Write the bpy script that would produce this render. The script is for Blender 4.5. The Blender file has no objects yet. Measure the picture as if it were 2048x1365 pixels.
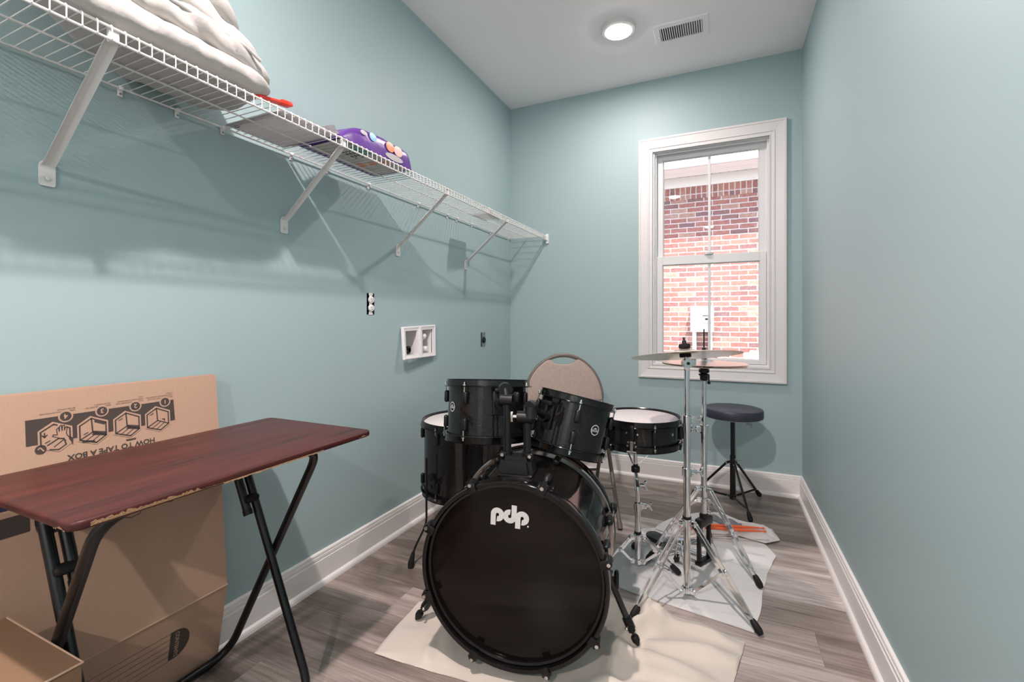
import bpy, bmesh, math, random
from mathutils import Vector, Matrix, noise
random.seed(7)
SC = bpy.context.scene
COL = SC.collection
PI = math.pi
V3 = Vector

# ------------------------------------------------------------------ materials
def mat(name, col, rough=0.5, metal=0.0, spec=0.5, coat=0.0, coat_rough=0.05, sheen=0.0, bump=None, vary=None, aniso=0):
    m = bpy.data.materials.new(name); m.use_nodes = True
    nt = m.node_tree; b = nt.nodes['Principled BSDF']
    b.inputs['Base Color'].default_value = (*col, 1)
    b.inputs['Roughness'].default_value = rough
    b.inputs['Metallic'].default_value = metal
    b.inputs['Specular IOR Level'].default_value = spec
    b.inputs['Coat Weight'].default_value = coat
    b.inputs['Coat Roughness'].default_value = coat_rough
    b.inputs['Sheen Weight'].default_value = sheen
    tc = None
    if bump or vary:
        tc = nt.nodes.new('ShaderNodeTexCoord')
    if vary:                                   # (scale, amount, stretch) mottled colour of the thing itself
        sc, amt, st = vary
        mp = nt.nodes.new('ShaderNodeMapping'); mp.inputs['Scale'].default_value = st
        nz = nt.nodes.new('ShaderNodeTexNoise'); nz.inputs['Scale'].default_value = sc; nz.inputs['Detail'].default_value = 6
        nt.links.new(tc.outputs['Object'], mp.inputs[0]); nt.links.new(mp.outputs[0], nz.inputs['Vector'])
        mx = nt.nodes.new('ShaderNodeMix'); mx.data_type = 'RGBA'
        mx.inputs[6].default_value = (*[c * (1 - amt) for c in col], 1)
        mx.inputs[7].default_value = (*[min(1, c * (1 + amt)) for c in col], 1)
        nt.links.new(nz.outputs['Fac'], mx.inputs[0]); nt.links.new(mx.outputs[2], b.inputs['Base Color'])
    if bump:                                   # (scale, strength, distance)
        sc, st, di = bump
        nz = nt.nodes.new('ShaderNodeTexNoise'); nz.inputs['Scale'].default_value = sc; nz.inputs['Detail'].default_value = 4
        nt.links.new(tc.outputs['Object'], nz.inputs['Vector'])
        bp = nt.nodes.new('ShaderNodeBump'); bp.inputs['Strength'].default_value = st; bp.inputs['Distance'].default_value = di
        nt.links.new(nz.outputs['Fac'], bp.inputs['Height']); nt.links.new(bp.outputs[0], b.inputs['Normal'])
    return m

def nodes(m):
    nt = m.node_tree
    return nt, nt.nodes['Principled BSDF']

TEAL = (0.36, 0.473, 0.484)
M = {}
M['wall'] = mat('teal_wall_paint', TEAL, 0.50, spec=0.22, bump=(220, 0.05, 0.002))
M['baseboard'] = mat('white_baseboard_paint', (0.84, 0.80, 0.785), 0.32, spec=0.45)
M['ceiling'] = mat('white_ceiling_paint', (0.97, 0.905, 0.905), 0.8, spec=0.2)
M['trim'] = mat('white_trim_paint', (0.71, 0.685, 0.675), 0.32, spec=0.45)
M['vinyl'] = mat('white_window_vinyl', (0.74, 0.735, 0.735), 0.35)
M['wire'] = mat('white_coated_wire', (0.75, 0.73, 0.715), 0.35)
M['wplastic'] = mat('white_plastic', (0.82, 0.79, 0.79), 0.35)
M['bplastic'] = mat('black_plastic', (0.007, 0.007, 0.0075), 0.36, spec=0.35)
M['rubber'] = mat('black_rubber', (0.008, 0.0075, 0.008), 0.6, spec=0.3)
M['bmetal'] = mat('black_painted_metal', (0.006, 0.006, 0.007), 0.30, spec=0.45)
M['gunmetal'] = mat('dark_grey_metal', (0.055, 0.05, 0.05), 0.35, metal=0.6)
M['chrome'] = mat('chrome', (0.80, 0.80, 0.81), 0.09, metal=1.0)
M['blackchrome'] = mat('black_chrome', (0.10, 0.09, 0.085), 0.16, metal=1.0)
M['screw'] = mat('steel_screw', (0.72, 0.70, 0.66), 0.25, metal=1.0)
M['hoop'] = mat('black_gloss_hoop', (0.005, 0.0045, 0.0045), 0.14, spec=0.45)
M['head_black'] = mat('black_drum_head', (0.0075, 0.0052, 0.0048), 0.11, spec=0.22)
M['head_white'] = mat('white_drum_head', (0.72, 0.66, 0.66), 0.45)
M['head_coated'] = mat('tan_coated_head', (0.52, 0.43, 0.37), 0.5)
M['head_clear'] = mat('dark_tom_head', (0.10, 0.10, 0.10), 0.3)
M['ringmetal'] = mat('smoked_chrome', (0.42, 0.39, 0.37), 0.14, metal=1.0)
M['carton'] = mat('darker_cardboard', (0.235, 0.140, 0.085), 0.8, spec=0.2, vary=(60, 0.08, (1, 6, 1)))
M['logo'] = mat('pale_grey_print', (0.62, 0.60, 0.59), 0.5)
M['cardboard'] = mat('brown_cardboard', (0.50, 0.325, 0.235), 0.8, spec=0.2, vary=(60, 0.07, (1, 6, 1)), bump=(300, 0.08, 0.001))
M['cardedge'] = mat('cardboard_edge', (0.53, 0.36, 0.26), 0.9, spec=0.1)
M['print'] = mat('dark_box_print', (0.075, 0.058, 0.052), 0.75, spec=0.2)
M['navy'] = mat('navy_box_print', (0.012, 0.018, 0.045), 0.7, spec=0.2)
M['chip'] = mat('exposed_particle_board', (0.36, 0.215, 0.12), 0.9, spec=0.1, vary=(260, 0.35, (1, 1, 1)), bump=(300, 0.8, 0.003))
M['comforter'] = mat('white_cotton', (0.50, 0.475, 0.455), 0.85, spec=0.15, sheen=0.1, bump=(16, 0.6, 0.010))
M['cream'] = mat('cream_fleece', (0.64, 0.57, 0.50), 0.95, spec=0.1, sheen=0.3, bump=(500, 0.15, 0.002))
M['whitecloth'] = mat('white_towel', (0.74, 0.717, 0.71), 0.95, spec=0.1, sheen=0.2, bump=(600, 0.2, 0.002))
M['orange'] = mat('orange_plastic', (0.95, 0.16, 0.05), 0.4)
M['red'] = mat('red_plastic', (0.85, 0.04, 0.02), 0.35)
M['chairfab'] = mat('beige_upholstery', (0.40, 0.315, 0.275), 0.9, spec=0.15, sheen=0.3, vary=(55, 0.16, (1, 1, 1)))
M['chairmetal'] = mat('taupe_painted_steel', (0.15, 0.125, 0.108), 0.4)
M['vinylseat'] = mat('black_blue_vinyl', (0.035, 0.034, 0.055), 0.42, spec=0.55, bump=(400, 0.15, 0.001))
M['bronze'] = mat('cymbal_bronze', (0.74, 0.66, 0.54), 0.28, metal=1.0)
M['felt'] = mat('black_felt', (0.03, 0.026, 0.025), 0.95, spec=0.1)
M['silverbag'] = mat('silver_grey_plastic_bag', (0.56, 0.54, 0.55), 0.3, spec=0.6, bump=(45, 0.5, 0.006))
M['purple'] = mat('purple_plastic_pack', (0.11, 0.035, 0.26), 0.3, spec=0.5, bump=(40, 0.2, 0.004))
M['packwhite'] = mat('white_pack_print', (0.74, 0.71, 0.70), 0.35)
M['packorange'] = mat('orange_pack_print', (0.80, 0.28, 0.14), 0.4)
M['packpink'] = mat('pink_pack_print', (0.85, 0.52, 0.48), 0.4)
M['packblue'] = mat('blue_pack_print', (0.22, 0.50, 0.70), 0.4)
M['packteal'] = mat('green_pack_print', (0.06, 0.30, 0.27), 0.4)
M['dark'] = mat('dark_recess', (0.012, 0.02, 0.022), 0.8)
M['bluebox'] = mat('dark_teal_box', (0.018, 0.045, 0.055), 0.6)
M['steelplate'] = mat('galvanised_plate', (0.32, 0.34, 0.34), 0.4, metal=0.8)
M['greycloth'] = mat('grey_patterned_strap', (0.22, 0.22, 0.25), 0.8, vary=(120, 0.5, (1, 1, 1)))
M['soffit'] = mat('white_soffit', (0.78, 0.74, 0.73), 0.6)
M['meter'] = mat('pale_grey_enamel', (0.74, 0.74, 0.76), 0.5)
M['ac'] = mat('white_enamel', (0.80, 0.80, 0.80), 0.5)
M['ground'] = mat('pale_concrete', (0.50, 0.47, 0.44), 0.9)
M['leafred'] = mat('red_leaves', (0.50, 0.10, 0.12), 0.6)
M['doorwhite'] = mat('white_door_paint', (0.72, 0.71, 0.70), 0.4)
M['brass'] = mat('satin_nickel', (0.6, 0.56, 0.5), 0.3, metal=1.0)
M['tag'] = mat('clear_tag', (0.55, 0.6, 0.6), 0.3)

def emissive(name, col, st):
    m = bpy.data.materials.new(name); m.use_nodes = True
    nt = m.node_tree; nt.nodes.remove(nt.nodes['Principled BSDF'])
    e = nt.nodes.new('ShaderNodeEmission'); e.inputs[0].default_value = (*col, 1); e.inputs[1].default_value = st
    nt.links.new(e.outputs[0], nt.nodes['Material Output'].inputs[0])
    return m
LAMPC = (1.0, 0.872, 0.845)

def glass():
    m = bpy.data.materials.new('window_glass'); m.use_nodes = True
    nt = m.node_tree; nt.nodes.remove(nt.nodes['Principled BSDF'])
    t = nt.nodes.new('ShaderNodeBsdfTransparent'); t.inputs[0].default_value = (0.97, 0.98, 0.98, 1)
    g = nt.nodes.new('ShaderNodeBsdfGlossy'); g.inputs['Roughness'].default_value = 0.0
    f = nt.nodes.new('ShaderNodeFresnel'); f.inputs[0].default_value = 1.45
    x = nt.nodes.new('ShaderNodeMixShader')
    nt.links.new(f.outputs[0], x.inputs[0]); nt.links.new(t.outputs[0], x.inputs[1]); nt.links.new(g.outputs[0], x.inputs[2])
    nt.links.new(x.outputs[0], nt.nodes['Material Output'].inputs[0])
    return m
M['glass'] = glass()

def thin(m, amt):                                          # thin sheet that lets some light through
    nt, b = nodes(m); t = nt.nodes.new('ShaderNodeBsdfTranslucent'); x = nt.nodes.new('ShaderNodeMixShader'); x.inputs[0].default_value = amt
    t.inputs[0].default_value = b.inputs['Base Color'].default_value[:]
    nt.links.new(b.outputs[0], x.inputs[1]); nt.links.new(t.outputs[0], x.inputs[2]); nt.links.new(x.outputs[0], nt.nodes['Material Output'].inputs[0])
thin(M['silverbag'], 0.5); thin(M['packwhite'], 0.3)

def sparkle():
    m = mat('black_sparkle_lacquer', (0.008, 0.008, 0.008), 0.09, spec=0.42)
    nt, b = nodes(m)
    tc = nt.nodes.new('ShaderNodeTexCoord')
    vo = nt.nodes.new('ShaderNodeTexVoronoi'); vo.inputs['Scale'].default_value = 900
    nt.links.new(tc.outputs['Object'], vo.inputs['Vector'])
    cr = nt.nodes.new('ShaderNodeValToRGB')
    cr.color_ramp.elements[0].position = 0.80; cr.color_ramp.elements[0].color = (0.006, 0.0055, 0.0055, 1)
    cr.color_ramp.elements[1].position = 1.0; cr.color_ramp.elements[1].color = (0.035, 0.033, 0.03, 1)
    sp = nt.nodes.new('ShaderNodeSeparateColor')
    nt.links.new(vo.outputs['Color'], sp.inputs[0]); nt.links.new(sp.outputs[0], cr.inputs[0]); nt.links.new(cr.outputs[0], b.inputs['Base Color'])
    return m
M['sparkle'] = sparkle()

def floor_mat():
    m = mat('wood_look_vinyl_planks', (0.3, 0.25, 0.22), 0.33, spec=0.5)
    nt, b = nodes(m)
    at = nt.nodes.new('ShaderNodeVertexColor'); at.layer_name = 'plank'
    tc = nt.nodes.new('ShaderNodeTexCoord')
    sp = nt.nodes.new('ShaderNodeSeparateColor'); nt.links.new(at.outputs[0], sp.inputs[0])
    off = nt.nodes.new('ShaderNodeCombineXYZ')
    ml = nt.nodes.new('ShaderNodeMath'); ml.operation = 'MULTIPLY'; ml.inputs[1].default_value = 37.0
    nt.links.new(sp.outputs[1], ml.inputs[0]); nt.links.new(ml.outputs[0], off.inputs[0]); nt.links.new(ml.outputs[0], off.inputs[2])
    ad = nt.nodes.new('ShaderNodeVectorMath'); ad.operation = 'ADD'
    nt.links.new(tc.outputs['Object'], ad.inputs[0]); nt.links.new(off.outputs[0], ad.inputs[1])
    def nz(scale, st, det, dist=0.0):
        mp = nt.nodes.new('ShaderNodeMapping'); mp.inputs['Scale'].default_value = st
        n = nt.nodes.new('ShaderNodeTexNoise'); n.inputs['Scale'].default_value = scale; n.inputs['Detail'].default_value = det
        n.inputs['Distortion'].default_value = dist
        nt.links.new(ad.outputs[0], mp.inputs[0]); nt.links.new(mp.outputs[0], n.inputs['Vector']); return n
    broad = nz(2.6, (0.55, 2.6, 1), 6, 1.2)
    grain = nz(22, (0.16, 5.0, 1), 10, 0.8)
    r1 = nt.nodes.new('ShaderNodeValToRGB'); e = r1.color_ramp.elements
    e[0].position = 0.22; e[0].color = (0.20, 0.155, 0.132, 1); e[1].position = 0.80; e[1].color = (0.80, 0.725, 0.70, 1)
    k = e.new(0.5); k.color = (0.43, 0.355, 0.322, 1)
    # plank tint shifts the ramp position
    a1 = nt.nodes.new('ShaderNodeMath'); a1.operation = 'ADD'
    nt.links.new(broad.outputs['Fac'], a1.inputs[0])
    s1 = nt.nodes.new('ShaderNodeMath'); s1.operation = 'MULTIPLY_ADD'; s1.inputs[1].default_value = 0.55; s1.inputs[2].default_value = -0.25
    nt.links.new(sp.outputs[0], s1.inputs[0]); nt.links.new(s1.outputs[0], a1.inputs[1])
    nt.links.new(a1.outputs[0], r1.inputs[0])
    mx = nt.nodes.new('ShaderNodeMix'); mx.data_type = 'RGBA'; mx.blend_type = 'MULTIPLY'; mx.inputs[0].default_value = 0.75
    r2 = nt.nodes.new('ShaderNodeValToRGB'); r2.color_ramp.elements[0].position = 0.33; r2.color_ramp.elements[0].color = (0.55, 0.52, 0.50, 1)
    r2.color_ramp.elements[1].position = 0.62; r2.color_ramp.elements[1].color = (1.05, 1.05, 1.05, 1)
    nt.links.new(grain.outputs['Fac'], r2.inputs[0])
    nt.links.new(r1.outputs[0], mx.inputs[6]); nt.links.new(r2.outputs[0], mx.inputs[7])
    nt.links.new(mx.outputs[2], b.inputs['Base Color'])
    bp = nt.nodes.new('ShaderNodeBump'); bp.inputs['Strength'].default_value = 0.12; bp.inputs['Distance'].default_value = 0.002
    nt.links.new(grain.outputs['Fac'], bp.inputs['Height']); nt.links.new(bp.outputs[0], b.inputs['Normal'])
    return m
M['floor'] = floor_mat()

def mahogany():
    m = mat('mahogany_laminate', (0.16, 0.035, 0.028), 0.42, spec=0.30)
    nt, b = nodes(m)
    tc = nt.nodes.new('ShaderNodeTexCoord')
    mp = nt.nodes.new('ShaderNodeMapping'); mp.inputs['Scale'].default_value = (16, 0.9, 6)
    n = nt.nodes.new('ShaderNodeTexNoise'); n.inputs['Scale'].default_value = 3.0; n.inputs['Detail'].default_value = 7; n.inputs['Distortion'].default_value = 0.5
    nt.links.new(tc.outputs['Object'], mp.inputs[0]); nt.links.new(mp.outputs[0], n.inputs['Vector'])
    r = nt.nodes.new('ShaderNodeValToRGB'); e = r.color_ramp.elements
    e[0].position = 0.28; e[0].color = (0.018, 0.010, 0.009, 1); e[1].position = 0.72; e[1].color = (0.100, 0.021, 0.017, 1)
    k = e.new(0.42); k.color = (0.056, 0.014, 0.012, 1)
    nt.links.new(n.outputs['Fac'], r.inputs[0]); nt.links.new(r.outputs[0], b.inputs['Base Color'])
    return m
M['mahogany'] = mahogany()

def brick(name, vertical=False):
    m = mat(name, (0.4, 0.15, 0.1), 0.9, spec=0.15)
    nt, b = nodes(m)
    tc = nt.nodes.new('ShaderNodeTexCoord'); sx = nt.nodes.new('ShaderNodeSeparateXYZ'); cx = nt.nodes.new('ShaderNodeCombineXYZ')
    nt.links.new(tc.outputs['Object'], sx.inputs[0])
    sh_ = nt.nodes.new('ShaderNodeMath'); sh_.operation = 'SUBTRACT'; sh_.inputs[1].default_value = 0.176 if vertical else 0.0
    nt.links.new(sx.outputs['Z' if vertical else 'X'], sh_.inputs[0]); nt.links.new(sh_.outputs[0], cx.inputs[0]); nt.links.new(sx.outputs['X' if vertical else 'Z'], cx.inputs[1])
    wob = nt.nodes.new('ShaderNodeTexNoise'); wob.inputs['Scale'].default_value = 22
    nt.links.new(cx.outputs[0], wob.inputs['Vector'])
    w2 = nt.nodes.new('ShaderNodeVectorMath'); w2.operation = 'MULTIPLY_ADD'; w2.inputs[1].default_value = (0.012, 0.012, 0); w2.inputs[2].default_value = (-0.006, -0.006, 0)
    nt.links.new(wob.outputs['Color'], w2.inputs[0])
    ad = nt.nodes.new('ShaderNodeVectorMath'); ad.operation = 'ADD'
    nt.links.new(cx.outputs[0], ad.inputs[0]); nt.links.new(w2.outputs[0], ad.inputs[1])
    bt = nt.nodes.new('ShaderNodeTexBrick'); bt.inputs['Scale'].default_value = 1.0
    bt.inputs['Brick Width'].default_value = 0.213; bt.inputs['Row Height'].default_value = 0.0675
    bt.inputs['Mortar Size'].default_value = 0.0065; bt.inputs['Mortar Smooth'].default_value = 0.2; bt.inputs['Bias'].default_value = 0.0
    if vertical: bt.offset = 0.0
    bt.inputs['Color1'].default_value = (0.0, 0, 0, 1); bt.inputs['Color2'].default_value = (1, 1, 1, 1); bt.inputs['Mortar'].default_value = (0.5, 0.5, 0.5, 1)
    nt.links.new(ad.outputs[0], bt.inputs['Vector'])
    r = nt.nodes.new('ShaderNodeValToRGB'); e = r.color_ramp.elements
    e[0].position = 0.0; e[0].color = (0.20, 0.115, 0.115, 1); e[1].position = 1.0; e[1].color = (0.42, 0.25, 0.19, 1)
    k = e.new(0.35); k.color = (0.31, 0.125, 0.105, 1); k = e.new(0.75); k.color = (0.37, 0.155, 0.125, 1)
    nt.links.new(bt.outputs['Color'], r.inputs[0])
    nz = nt.nodes.new('ShaderNodeTexNoise'); nz.inputs['Scale'].default_value = 28; nz.inputs['Detail'].default_value = 6
    nt.links.new(cx.outputs[0], nz.inputs['Vector'])
    mm = nt.nodes.new('ShaderNodeMix'); mm.data_type = 'RGBA'; mm.blend_type = 'OVERLAY'; mm.inputs[0].default_value = 0.5
    nt.links.new(r.outputs[0], mm.inputs[6]); nt.links.new(nz.outputs['Fac'], mm.inputs[7])
    mx = nt.nodes.new('ShaderNodeMix'); mx.data_type = 'RGBA'; mx.inputs[7].default_value = (0.56, 0.50, 0.48, 1)
    nt.links.new(bt.outputs['Fac'], mx.inputs[0]); nt.links.new(mm.outputs[2], mx.inputs[6])
    nt.links.new(mx.outputs[2], b.inputs['Base Color'])
    return m
M['brick'] = brick('red_brick'); M['soldier'] = brick('red_brick_soldier_course', True)

def stained():
    m = M['whitecloth'].copy(); m.name = 'stained_white_towel'
    nt = m.node_tree; b = nt.nodes['Principled BSDF']
    tc = nt.nodes.new('ShaderNodeTexCoord'); mp = nt.nodes.new('ShaderNodeMapping'); mp.inputs['Scale'].default_value = (3, 11, 1); mp.inputs['Rotation'].default_value = (0, 0, 0.5)
    n = nt.nodes.new('ShaderNodeTexNoise'); n.inputs['Scale'].default_value = 1.6; n.inputs['Detail'].default_value = 5
    r = nt.nodes.new('ShaderNodeValToRGB'); e = r.color_ramp.elements
    e[0].position = 0.30; e[0].color = (0.52, 0.50, 0.49, 1); e[1].position = 0.44; e[1].color = (0.74, 0.725, 0.717, 1)
    nt.links.new(tc.outputs['Object'], mp.inputs[0]); nt.links.new(mp.outputs[0], n.inputs['Vector']); nt.links.new(n.outputs['Fac'], r.inputs[0])
    nt.links.new(r.outputs[0], b.inputs['Base Color'])
    return m
M['stained'] = stained()

# ------------------------------------------------------------------ mesh builder
def frame_z(z, hint=(0, 0, 1)):
    z = V3(z).normalized(); h = V3(hint)
    if abs(z.dot(h.normalized())) > 0.98: h = V3((1, 0, 0)) if abs(z.x) < 0.9 else V3((0, 1, 0))
    x = h.cross(z).normalized(); y = z.cross(x)
    return Matrix((x, y, z)).transposed()

def m4(rot, loc):
    m = rot.to_4x4(); m.translation = V3(loc); return m

class MB:
    def __init__(s): s.bm = bmesh.new()
    def add(s, verts, faces, M4=None, smooth=True):
        vs = [s.bm.verts.new(M4 @ V3(v) if M4 else V3(v)) for v in verts]
        for f in faces:
            try:
                fc = s.bm.faces.new([vs[i] for i in f]); fc.smooth = smooth
            except ValueError: pass
        return s
    def merge(s, bm, M4=None, smooth=True):
        bm.verts.index_update()
        s.add([v.co.copy() for v in bm.verts], [[v.index for v in f.verts] for f in bm.faces], M4, smooth); bm.free(); return s
    def box(s, c, size, rot=None, bev=0.0, seg=2, taper=None):
        b = bmesh.new(); bmesh.ops.create_cube(b, size=1.0)
        for v in b.verts:
            k = 1.0
            if taper is not None and v.co.z > 0: k = taper
            v.co = V3((v.co.x * size[0] * k, v.co.y * size[1] * k, v.co.z * size[2]))
        if bev > 0: bmesh.ops.bevel(b, geom=b.edges[:], offset=bev, segments=seg, affect='EDGES', profile=0.5)
        return s.merge(b, m4(rot or Matrix.Identity(3), c))
    def bar(s, p, q, w, t, side):                      # flat bar p->q: width w along side, thickness t
        p, q = V3(p), V3(q); z = (q - p); L = z.length; z.normalize()
        x = V3(side); x = (x - z * x.dot(z)).normalized(); y = z.cross(x)
        return s.box((p + q) / 2, (w, t, L), Matrix((x, y, z)).transposed(), bev=min(w, t) * 0.2, seg=1)
    def tube(s, pts, r, n=10, closed=False, caps=True):
        P = [V3(p) for p in pts]; N = len(P)
        R = r if isinstance(r, (list, tuple)) else [r] * N
        tang = []
        for i in range(N):
            a = P[(i - 1) % N] if (closed or i > 0) else P[i]; b = P[(i + 1) % N] if (closed or i < N - 1) else P[i]
            tang.append((b - a).normalized())
        t0 = tang[0]; u = t0.orthogonal().normalized(); vs = []; 
        for i in range(N):
            if i: 
                u = u - tang[i] * u.dot(tang[i])
                u = u.normalized() if u.length > 1e-6 else tang[i].orthogonal().normalized()
            w = tang[i].cross(u)
            vs += [P[i] + (u * math.cos(2 * PI * k / n) + w * math.sin(2 * PI * k / n)) * R[i] for k in range(n)]
        fs = []
        for i in range(N if closed else N - 1):
            j = (i + 1) % N
            for k in range(n): fs.append((i * n + k, i * n + (k + 1) % n, j * n + (k + 1) % n, j * n + k))
        if caps and not closed: fs += [tuple(range(n))[::-1], tuple((N - 1) * n + k for k in range(n))]
        return s.add(vs, fs)
    def cyl(s, p, q, r, n=16, r2=None): return s.tube([p, q], [r, r if r2 is None else r2], n)
    def lathe(s, prof, M4=None, n=40, closed=False, a0=0.0, a1=2 * PI):
        full = abs(a1 - a0 - 2 * PI) < 1e-6; K = n if full else n + 1
        vs, fs = [], []
        for k in range(K):
            a = a0 + (a1 - a0) * k / n
            vs += [(r * math.cos(a), r * math.sin(a), z) for r, z in prof]
        m = len(prof)
        for k in range(n):
            k2 = (k + 1) % K
            for i in range(m if closed else m - 1):
                j = (i + 1) % m
                fs.append((k * m + i, k2 * m + i, k2 * m + j, k * m + j))
        b = MB(); b.add(vs, fs); bmesh.ops.remove_doubles(b.bm, verts=b.bm.verts[:], dist=1e-6)
        return s.merge(b.bm, M4)
    def disc(s, r, z=0, M4=None, n=40, r0=0.0):
        return s.lathe([(r, z), (r0, z)], M4, n)
    def prism(s, poly, h, M4=None, bev=0.0, smooth=True, seg=2):   # polygon in XY, from z=0 to h
        b = bmesh.new(); vs = [b.verts.new((x, y, 0)) for x, y in poly]
        f = b.faces.new(vs)
        if h:
            r = bmesh.ops.extrude_face_region(b, geom=[f]); nv = [e for e in r['geom'] if isinstance(e, bmesh.types.BMVert)]
            bmesh.ops.translate(b, verts=nv, vec=(0, 0, h))
            if bev: 
                ed = [e for e in b.edges if abs(e.verts[0].co.z - e.verts[1].co.z) < 1e-7]
                bmesh.ops.bevel(b, geom=ed, offset=bev, segments=seg, affect='EDGES', profile=0.5)
        return s.merge(b, M4, smooth)
    def sphere(s, c, r, n=12, sc=(1, 1, 1)):
        b = bmesh.new(); bmesh.ops.create_uvsphere(b, u_segments=n, v_segments=max(6, n // 2), radius=r)
        return s.merge(b, Matrix.Translation(V3(c)) @ Matrix.Diagonal((*sc, 1)))
    def text(s, body, size, M4, align='LEFT', bold=0.0):
        cu = bpy.data.curves.new('lettering', 'FONT'); cu.body = body; cu.size = size; cu.align_x = align; cu.offset = bold; cu.resolution_u = 3
        ob = bpy.data.objects.new('lettering', cu); COL.objects.link(ob)
        dg = bpy.context.evaluated_depsgraph_get(); me = bpy.data.meshes.new_from_object(ob.evaluated_get(dg))
        b = bmesh.new(); b.from_mesh(me); s.merge(b, M4, False)
        bpy.data.objects.remove(ob); bpy.data.curves.remove(cu); bpy.data.meshes.remove(me)
        return s

INV = {}
def root_of(o):
    while o.parent: o = o.parent
    return o
def obj(name, mb, m, parent=None, world=True, sharp=35, solid=None, sub=0):
    bm = mb.bm
    if parent is not None and world: bm.transform(INV[root_of(parent).name])
    bmesh.ops.recalc_face_normals(bm, faces=bm.faces[:])
    lim = math.radians(sharp)
    for e in bm.edges:
        if len(e.link_faces) == 2 and e.calc_face_angle(0) > lim: e.smooth = False
    me = bpy.data.meshes.new(name); bm.to_mesh(me); bm.free()
    me.materials.append(m)
    o = bpy.data.objects.new(name, me); COL.objects.link(o)
    if parent is not None: o.parent = parent
    else: INV[o.name] = Matrix.Identity(4)
    if sub:
        md = o.modifiers.new('Subdivision', 'SUBSURF'); md.levels = sub; md.render_levels = sub
    return o
def tag(o, label, cat, group=None):
    o['label'] = label; o['category'] = cat
    if group: o['group'] = group
    return o
def thing(name, label, cat, loc=(0, 0, 0), M4=None, group=None):
    o = bpy.data.objects.new(name, None); COL.objects.link(o); o.empty_display_size = 0.05
    mm = M4 if M4 is not None else Matrix.Translation(V3(loc))
    o.matrix_world = mm; INV[o.name] = mm.inverted()
    return tag(o, label, cat, group)
def struct(o): o['kind'] = 'structure'; return o
def part_label(o, l): o['label'] = l; return o

def arc(c, r, a0, a1, n): return [(c[0] + r * math.cos(a0 + (a1 - a0) * i / n), c[1] + r * math.sin(a0 + (a1 - a0) * i / n)) for i in range(n + 1)]
def fillet(pts, r, n=6):                                  # round the inner corners of a 3-D polyline
    P = [V3(p) for p in pts]; out = [P[0]]
    for i in range(1, len(P) - 1):
        a = (P[i - 1] - P[i]); b = (P[i + 1] - P[i]); rr = min(r, a.length * 0.45, b.length * 0.45)
        p0 = P[i] + a.normalized() * rr; p1 = P[i] + b.normalized() * rr
        for k in range(n + 1):
            t = k / n; out.append(p0 * (1 - t) ** 2 + P[i] * 2 * t * (1 - t) + p1 * t * t)
    out.append(P[-1]); return out
SKY, SUN, EXPO = 0.34, 6.8, 0.95
# ------------------------------------------------------------------ room shell
W, D, H, Y0 = 1.955, 3.284, 2.74, -2.90
def wall_plane(name, u0, u1, v0, v1, holes, place, thick, m):
    us = sorted({u0, u1, *[h[0] for h in holes], *[h[1] for h in holes]}); vs = sorted({v0, v1, *[h[2] for h in holes], *[h[3] for h in holes]})
    def hole(i, j):
        if i < 0 or j < 0 or i >= len(us) - 1 or j >= len(vs) - 1: return True
        a, b = (us[i] + us[i + 1]) / 2, (vs[j] + vs[j + 1]) / 2
        return any(h[0] < a < h[1] and h[2] < b < h[3] for h in holes)
    mb = MB()
    for i in range(len(us) - 1):
        for j in range(len(vs) - 1):
            if hole(i, j): continue
            a, b, c, d = us[i], us[i + 1], vs[j], vs[j + 1]
            q = [(a, c), (b, c), (b, d), (a, d)]
            mb.add([place(x, y, 0) for x, y in q], [(0, 1, 2, 3)], None, False); mb.add([place(x, y, thick) for x, y in q], [(0, 1, 2, 3)], None, False)
            for (di, dj, p, r) in ((-1, 0, q[0], q[3]), (1, 0, q[1], q[2]), (0, -1, q[0], q[1]), (0, 1, q[3], q[2])):
                if hole(i + di, j + dj):
                    mb.add([place(*p, 0), place(*r, 0), place(*r, thick), place(*p, thick)], [(0, 1, 2, 3)], None, False)
    bmesh.ops.remove_doubles(mb.bm, verts=mb.bm.verts[:], dist=1e-5)
    return struct(obj(name, mb, m))
T = 0.12
WIN = (1.078, 1.788, 0.780, 2.243)                        # window opening x0 x1 z0 z1
HOLES_L = [(1.672, 1.724, 1.110, 1.212), (1.935, 2.195, 0.895, 1.045), (2.792, 2.856, 0.900, 1.000)]
wall_plane('wall_left', Y0 - T, D + T, 0, H, HOLES_L, lambda y, z, d: (-d, y, z), T, M['wall'])
wall_plane('wall_right', Y0 - T, D + T, 0, H, [], lambda y, z, d: (W + d, y, z), T, M['wall'])
wall_plane('wall_back', 0, W, 0, H, [WIN], lambda x, z, d: (x, D + d, z), T, M['wall'])
wall_plane('wall_front', 0, W, 0, H, [(0.75, 1.60, 0, 2.05)], lambda x, z, d: (x, Y0 - d, z), T, M['wall'])
mb = MB(); mb.box((W / 2, (Y0 + D) / 2, H + 0.08), (W + 2 * T, D - Y0 + 2 * T, 0.16)); struct(obj('ceiling', mb, M['ceiling']))
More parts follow.
